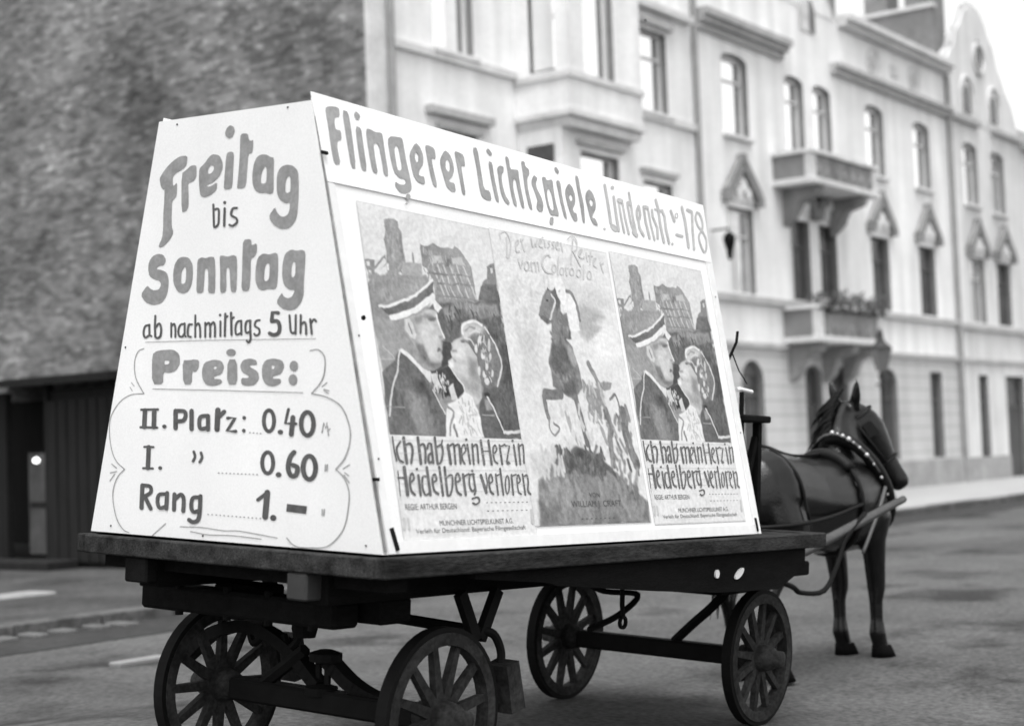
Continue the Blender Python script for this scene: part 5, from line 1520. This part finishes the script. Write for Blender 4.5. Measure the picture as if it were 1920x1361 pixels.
# posters: printed sheets pasted on the side
def lin(g):
    c = g / 255.0
    return ((c + .055) / 1.055) ** 2.4 if c > .04045 else c / 12.92
PAPER = lin(233) * .88
def print_tone(g): return lin(g) * .88
def poster_sheet(art, w, h, art_h, base, nx_, ny_):
    us = np.linspace(0, w, nx_); vs = np.linspace(0, -h, ny_)
    U, Vv = np.meshgrid(us, vs); P = np.c_[U.ravel(), Vv.ravel()]
    T = np.full(len(P), base, float)
    rs = np.random.RandomState(3)
    def cloud(cell):
        a, b = max(2, int(h / cell)), max(2, int(w / cell))
        g = rs.randn(a + 2, b + 2); iy = np.linspace(0, a, ny_); ix = np.linspace(0, b, nx_)
        y0 = iy.astype(int); x0 = ix.astype(int); fy = (iy - y0)[:, None]; fx = (ix - x0)[None, :]
        fy = fy * fy * (3 - 2 * fy); fx = fx * fx * (3 - 2 * fx)
        return (g[y0][:, x0] * (1 - fy) * (1 - fx) + g[y0 + 1][:, x0] * fy * (1 - fx) + g[y0][:, x0 + 1] * (1 - fy) * fx + g[y0 + 1][:, x0 + 1] * fy * fx).ravel()
    Q = P + np.c_[cloud(.05) + .5 * cloud(.02), cloud(.05) + .5 * cloud(.02)] * .0028      # the hand is never quite steady
    def seg_dist(R, a, b):
        ab = b - a; t = np.clip(((R - a) @ ab) / max(ab @ ab, 1e-12), 0, 1)
        return np.linalg.norm(R - a - t[:, None] * ab, axis=1)
    def near(q, m_):
        q = np.array(q); lo, hi = q.min(0) - m_, q.max(0) + m_
        return np.where((Q[:, 0] > lo[0]) & (Q[:, 0] < hi[0]) & (Q[:, 1] > lo[1]) & (Q[:, 1] < hi[1]))[0]
    def lay(idx, sdist, soft, tone):
        al = np.clip(sdist / (2 * soft) + .5, 0, 1); al = al * al * (3 - 2 * al)
        T[idx] = T[idx] * (1 - al) + tone * al
    for ln in art.strip().split('\n'):
        f = ln.split(' ')
        pt = lambda L_: [np.array([float(c) for c in s.split(',')]) / 1e4 for s in L_]
        if f[0] == 'D':                                       # loose dabs of the brush inside a box
            lo, hi, n, size = float(f[1]), float(f[2]), int(f[3]), float(f[4]) / 1e4
            (a, b) = pt(f[5:7])
            for k in range(n):
                c = a + (b - a) * rs.rand(2); an = rs.uniform(.9, 2.2); d_ = np.array([math.cos(an), math.sin(an)]) * size * rs.uniform(.5, 1.6)
                e0, e1 = c - d_, c + d_; idx = near([e0, e1], size)
                if len(idx): lay(idx, size * .38 - seg_dist(Q[idx], e0, e1), size * .3, rs.uniform(lo, hi))
            continue
        tone = float(f[1]); soft = max(float(f[2]) / 1e4 * 1.3, .0022)
        if f[0] == 'P':
            q = pt(f[3:]); idx = near(q, soft * 2); R = Q[idx]
            ins = np.zeros(len(R), bool); d = np.full(len(R), 9.0)
            for i in range(len(q)):
                a, b = q[i], q[(i + 1) % len(q)]
                d = np.minimum(d, seg_dist(R, a, b))
                if abs(b[1] - a[1]) > 1e-9:
                    c = ((a[1] > R[:, 1]) != (b[1] > R[:, 1])) & (R[:, 0] < (b[0] - a[0]) * (R[:, 1] - a[1]) / (b[1] - a[1]) + a[0])
                    ins ^= c
            lay(idx, np.where(ins, d, -d), soft, tone)
        else:
            wd = float(f[3]) / 1e4; q = pt(f[4:])
            if len(q) > 2: q = catmull(q, 4)
            idx = near(q, wd + soft * 2); R = Q[idx]; d = np.full(len(R), 9.0)
            for i in range(len(q) - 1): d = np.minimum(d, seg_dist(R, q[i], q[i + 1]))
            lay(idx, wd / 2 - d, soft, tone)
    # lithograph mottling, stronger in the darks
    G = cloud(.035) * .7 + cloud(.014) * .7 + cloud(.15) * .5
    T = np.where(T < 205, T - 14 * (205 - T) / 110, T)
    T = T + (G * 8 + rs.randn(len(P)) * 5) * np.clip((244 - T) / 110, .14, 1)
    T = np.where(P[:, 1] < -art_h, 233 + G * 1.0, T)
    edge = np.minimum.reduce([P[:, 0], w - P[:, 0], -P[:, 1], h + P[:, 1]])
    T = np.where((edge < .005), T - 10, T)
    T = np.clip(T, 30, 244) / 255.0
    A = np.where(T > .04045, ((T + .055) / 1.055) ** 2.4, T / 12.92) * .76
    me = bpy.data.meshes.new('film_poster')
    F = [(j * nx_ + i, (j + 1) * nx_ + i, (j + 1) * nx_ + i + 1, j * nx_ + i + 1) for j in range(ny_ - 1) for i in range(nx_ - 1)]
    me.from_pydata([(u, v, 0) for u, v in P], [], F)
    ca = me.color_attributes.new('print', 'FLOAT_COLOR', 'POINT')
    buf = np.ones((len(P), 4), np.float32); buf[:, :3] = A[:, None]
    ca.data.foreach_set('color', buf.ravel())
    me.materials.append(M_print)
    return me
def place_poster(me, u0, v0, lift, sx=1.0, sy=1.0):
    o = bpy.data.objects.new('film_poster', me); col.objects.link(o); o.parent = sign
    rot_ = Matrix((S1, S2, SN)).transposed().to_4x4()
    o.matrix_parent_inverse = Matrix.Identity(4)
    o.matrix_basis = Matrix.Translation(on_side(u0, v0, lift)) @ rot_ @ Matrix.Diagonal((sx, sy, 1, 1))
    return o
flat = lambda u, v, h=0: Vector((u, v, h))
couple = poster_sheet(COUPLE_ART, .900, 1.385, .962, 228, 210, 324)
p_a = place_poster(couple, .126, 1.432, .003)
p_b = place_poster(couple, 2.022, 1.450, .003, 1.035, .995)
t_a = lettering('title', flat, M_title_ink, p_a, .0015); s_a = lettering('staff', flat, M_staff_ink, p_a, .0010, 'staff_line')
for o in t_a + s_a:
    c = o.copy(); col.objects.link(c); c.parent = p_b
rider = poster_sheet(RIDER_ART, .975, 1.350, 2.0, 232, 215, 298)
p_c = place_poster(rider, 1.015, 1.437, .0045)
lettering('reiter', flat, M_script_ink, p_c, .0015)
lettering('tacks', flat, M_dark_ink, p_c, .004, 'tack')
def small_print(body, u, v, size, width, parent, m=M_title_ink):
    cu = bpy.data.curves.new('small_print', 'FONT'); cu.body = body; cu.size = size
    t = bpy.data.objects.new('small_print', cu); col.objects.link(t)
    dg = bpy.context.evaluated_depsgraph_get(); me = bpy.data.meshes.new_from_object(t.evaluated_get(dg))
    col.objects.unlink(t); bpy.data.objects.remove(t)
    xs = [v_.co.x for v_ in me.vertices] or [0, 1]
    k = width / max(max(xs) - min(xs), 1e-6)
    for v_ in me.vertices: v_.co = ((v_.co.x - min(xs)) * k + u, v_.co.y + v, .0012)
    o = new_obj('lettering', me, m, parent); return o
for p_ in (p_a, p_b):
    small_print('REGIE: ARTHUR BERGEN', .035, -1.262, .034, .325, p_)
    small_print('MÜNCHNER LICHTSPIELKUNST A.G.', .235, -1.328, .030, .50, p_)
    small_print('Verleih für Deutschland: Bayerische Filmgesellschaft', .080, -1.356, .026, .74, p_)
    small_print('- - - - - - - - - -', .564, -1.245, .030, .30, p_)
    small_print('- - - - - - - - -', .562, -1.280, .030, .29, p_)
small_print('VON', .466, -1.226, .030, .086, p_c, M_dark_ink)
small_print('WILLIAM J. CRAFT', .307, -1.270, .040, .42, p_c, M_dark_ink)
small_print('- - - - - - - -', .371, -1.334, .040, .28, p_c, M_dark_ink)

# ------------------------------------------------------------------ the horse between the shafts
HX, HY = 10.85, 4.98
HZ = road_z(HX, HY)
horse = thing('cart_horse', 'dark harnessed cart horse standing between the shafts with its head lowered', 'horse', (HX, HY, HZ))
horse.rotation_euler = (0, 0, math.radians(-5))
X, Y, Z = Vector((1, 0, 0)), Vector((0, 1, 0)), Vector((0, 0, 1))
hb = MB()
trunk = [(-1.50, 1.16, .06, .10), (-1.46, 1.17, .17, .23), (-1.36, 1.20, .25, .30), (-1.20, 1.20, .29, .335), (-1.0, 1.175, .285, .325), (-.75, 1.135, .285, .325), (-.50, 1.11, .30, .335),
         (-.25, 1.11, .295, .35), (-.05, 1.12, .275, .355), (.10, 1.13, .25, .32), (.20, 1.10, .20, .24), (.27, 1.08, .10, .13)]
hb.loft([((x, 0, z), Y * a, Z * b) for x, z, a, b in trunk], 20)
def tapered(mb, pts, n=12):
    """limb: (centre, half width across, half depth along the body)"""
    secs = []
    for (c, a, b) in pts: secs.append((c, Y * a, X * b))
    mb.loft(secs, n)
neck = [((-.02, .0, 1.22), .20, .36), ((.04, .03, 1.37), .165, .31), ((.10, .065, 1.50), .135, .26), ((.17, .10, 1.62), .11, .21), ((.23, .12, 1.72), .095, .165), ((.27, .13, 1.80), .06, .10)]
hb.loft([(c, Y * a, Vector((-.72, 0, .69)) * b) for c, a, b in neck], 16)
hd = Vector((.30, -.26, -.60)).normalized(); hs = Vector((.655, .756, 0)).normalized(); es = Vector((.22, .975, 0)); hu = hs.cross(hd).normalized()
hp = Vector((.235, .115, 1.79))
head = [(-.05, .05, .06), (.03, .09, .115), (.12, .108, .158), (.23, .103, .165), (.35, .084, .132), (.47, .066, .096), (.58, .062, .084), (.66, .065, .082), (.71, .047, .052)]
hb.loft([(hp + hd * t, hs * a, hu * b) for t, a, b in head], 14)
for s in (-1, 1):
    tapered(hb, [((.02, .14 * s, 1.18), .10, .17), ((.04, .17 * s, 1.0), .105, .14), ((.0, .165 * s, .84), .085, .105), ((.02, .155 * s, .68), .076, .085), ((.035, .15 * s, .54), .068, .072), ((.035, .15 * s, .48), .063, .068),
                 ((.02, .15 * s, .40), .048, .054), ((.02, .15 * s, .27), .045, .052), ((.020, .15 * s, .17), .060, .070), ((.050, .15 * s, .10), .054, .066), ((.075, .15 * s, .05), .066, .080)])
    tapered(hb, [((-1.22, .13 * s, 1.20), .15, .22), ((-1.18, .18 * s, 1.02), .13, .23), ((-1.14, .185 * s, .86), .105, .175), ((-1.24, .175 * s, .72), .075, .105), ((-1.36, .165 * s, .60), .055, .075), ((-1.41, .16 * s, .53), .052, .066),
                 ((-1.39, .16 * s, .42), .042, .050), ((-1.365, .16 * s, .26), .038, .044), ((-1.355, .16 * s, .16), .050, .056), ((-1.325, .16 * s, .10), .044, .050), ((-1.305, .16 * s, .05), .058, .068)])
    eb = hp + es * (.088 * s) - hd * .04 + hu * .0
    et = Vector((-.03, 0, .20)) + es * (.05 * s)
    hb.loft([(eb - et * .15, es * .042, X * .034), (eb + et * .25, es * .052, X * .034), (eb + et * .65, es * .038, X * .024), (eb + et, hs * .006, X * .005)], 8)
tmp = hb.build('body', M_horse)
md_ = tmp.modifiers.new('r', 'REMESH'); md_.mode = 'VOXEL'; md_.voxel_size = .016
sm = tmp.modifiers.new('s', 'SMOOTH'); sm.iterations = 5; sm.factor = .5
dg = bpy.context.evaluated_depsgraph_get()
bme = bpy.data.meshes.new_from_object(tmp.evaluated_get(dg)); bme.name = 'body'
col.objects.unlink(tmp); bpy.data.objects.remove(tmp)
bme.polygons.foreach_set('use_smooth', [True] * len(bme.polygons))
if not bme.materials: bme.materials.append(M_horse)
body = bpy.data.objects.new('body', bme); col.objects.link(body); body.parent = horse
for fx_, fy_ in ((.085, .15), (.085, -.15), (-1.295, .16), (-1.295, -.16)):
    hf = MB(); hf.loft([((fx_ + .012, fy_, .0), Y * .084, X * .105), ((fx_, fy_, .04), Y * .077, X * .092), ((fx_ - .014, fy_, .085), Y * .066, X * .076)], 14)
    hf.build('hoof', M_hoof, horse, True)
def strands(mb, roots, n, length, spread, wid, down):
    for i in range(n):
        k = random.random() * (len(roots) - 1); j = int(k); c = roots[j].lerp(roots[j + 1], k - j)
        p = [c.copy()]; d = Vector(down) + Vector((random.uniform(-1, 1), random.uniform(-1, 1), random.uniform(-.3, .3))) * spread
        L_ = length * random.uniform(.6, 1.1)
        for q in range(4): p.append(p[-1] + d.normalized() * L_ / 4); d += Vector((0, 0, -.35))
        mb.tube(p, [wid, wid, wid * .8, wid * .6, wid * .15], 5)
mn = MB(); strands(mn, [Vector((.24, .16, 1.95)), Vector((.06, .13, 1.85)), Vector((-.08, .09, 1.70)), Vector((-.2, .03, 1.54))], 90, .22, .35, .012, (-.2, .5, -.25)); mn.build('mane', M_hair, horse, True)
tl = MB(); strands(tl, [Vector((-1.50, .02, 1.32)), Vector((-1.52, -.02, 1.28))], 40, .85, .10, .013, (-.35, 0, -.8)); tl.build('tail', M_hair, horse, True)
def hoop(mb, c, a, b, r, n=28, t0=0.0, t1=1.0):
    c, a, b = Vector(c), Vector(a), Vector(b)
    mb.tube([c + a * math.cos(2 * math.pi * t) + b * math.sin(2 * math.pi * t) for t in [t0 + (t1 - t0) * k / n for k in range(n + 1)]], r, 8)
# collar: padded ring leaning with the neck base
cn = Vector((-.60, 0, .80)).normalized()
cl = MB(); hoop(cl, (.06, .0, 1.25), Y * .245, cn * .42, .045); cl.build('collar', M_leather, horse, True)
hm = MB(); hoop(hm, (.02, .0, 1.26), Y * .262, cn * .44, .010); hmo = hm.build('hames', M_strap, horse, True)
for k, (a, r_) in enumerate(((96, .022), (104, .014), (112, .020), (121, .024), (128, .012), (137, .015), (148, .022), (160, .012), (176, .016), (196, .013))):
    a = math.radians(a); r_ *= .8                            # bright brasses on the near side of the hames
    p = Vector((-.005, .0, 1.265)) + Y * .268 * math.cos(a) + cn * .448 * math.sin(a)
    MB().lathe([(.004, -r_), (r_ * .8, -r_ * .6), (r_, 0), (r_ * .8, r_ * .6), (.004, r_)], p, 'Z', 8).build('stud', M_stud, hmo, True)
sdl = MB(); hoop(sdl, (-.38, 0, 1.115), Y * .312, Z * .352, .016); sdl.build('girth', M_leather, horse, True)
pad = MB(); hoop(pad, (-.38, 0, 1.12), Y * .30, Z * .352, .045, 16, .12, .38); pad.build('saddle_pad', M_leather, horse, True)
bs = MB()
bs.tube(curve_pts([(-.38, -.312, 1.12), (-.75, -.305, 1.06), (-1.15, -.315, 1.03), (-1.42, -.22, 1.02), (-1.54, 0, 1.02), (-1.42, .22, 1.02), (-1.15, .315, 1.03), (-.75, .305, 1.06), (-.38, .312, 1.12)]), .014, 6)
bs.tube(curve_pts([(-1.12, -.318, 1.05), (-1.14, -.25, 1.36), (-1.16, 0, 1.545), (-1.14, .25, 1.36), (-1.12, .318, 1.05)]), .012, 6)
bs.tube(curve_pts([(-.38, 0, 1.475), (-.8, 0, 1.475), (-1.16, 0, 1.548), (-1.4, 0, 1.50)]), .012, 6)
bs.build('breeching', M_leather, horse, True)
ts = MB(); ts.tube(curve_pts([(.02, -.27, 1.22), (-.14, -.305, 1.08), (-.28, -.31, .93), (-.40, -.30, .78)]), .013, 6); ts.build('strap', M_strap, horse, True)
bd = MB()
hoop(bd, hp + hd * .07, hs * .108, hu * .145, .010); hoop(bd, hp + hd * .47, hs * .072, hu * .104, .010)
for s_ in (-1, 1): bd.tube([hp + hd * .05 + hs * .11 * s_ + hu * .05, hp + hd * .28 + hs * .112 * s_ + hu * .04, hp + hd * .47 + hs * .072 * s_ + hu * .02], .012, 6)
bdo = bd.build('bridle', M_leather, horse, True)
for s in (-1, 1):
    bl = MB()
    c = hp + hd * .19 + hs * (.112 * s) - hu * .02
    bl.add([c + hd * a + hu * b + hs * (s * o) for o in (0, .008) for a, b in ((-.05, -.03), (.05, -.04), (.05, .05), (-.05, .045))], [(0, 1, 2, 3), (7, 6, 5, 4), (0, 4, 5, 1), (1, 5, 6, 2), (2, 6, 7, 3), (3, 7, 4, 0)])
    bl.build('blinker', M_leather, bdo)
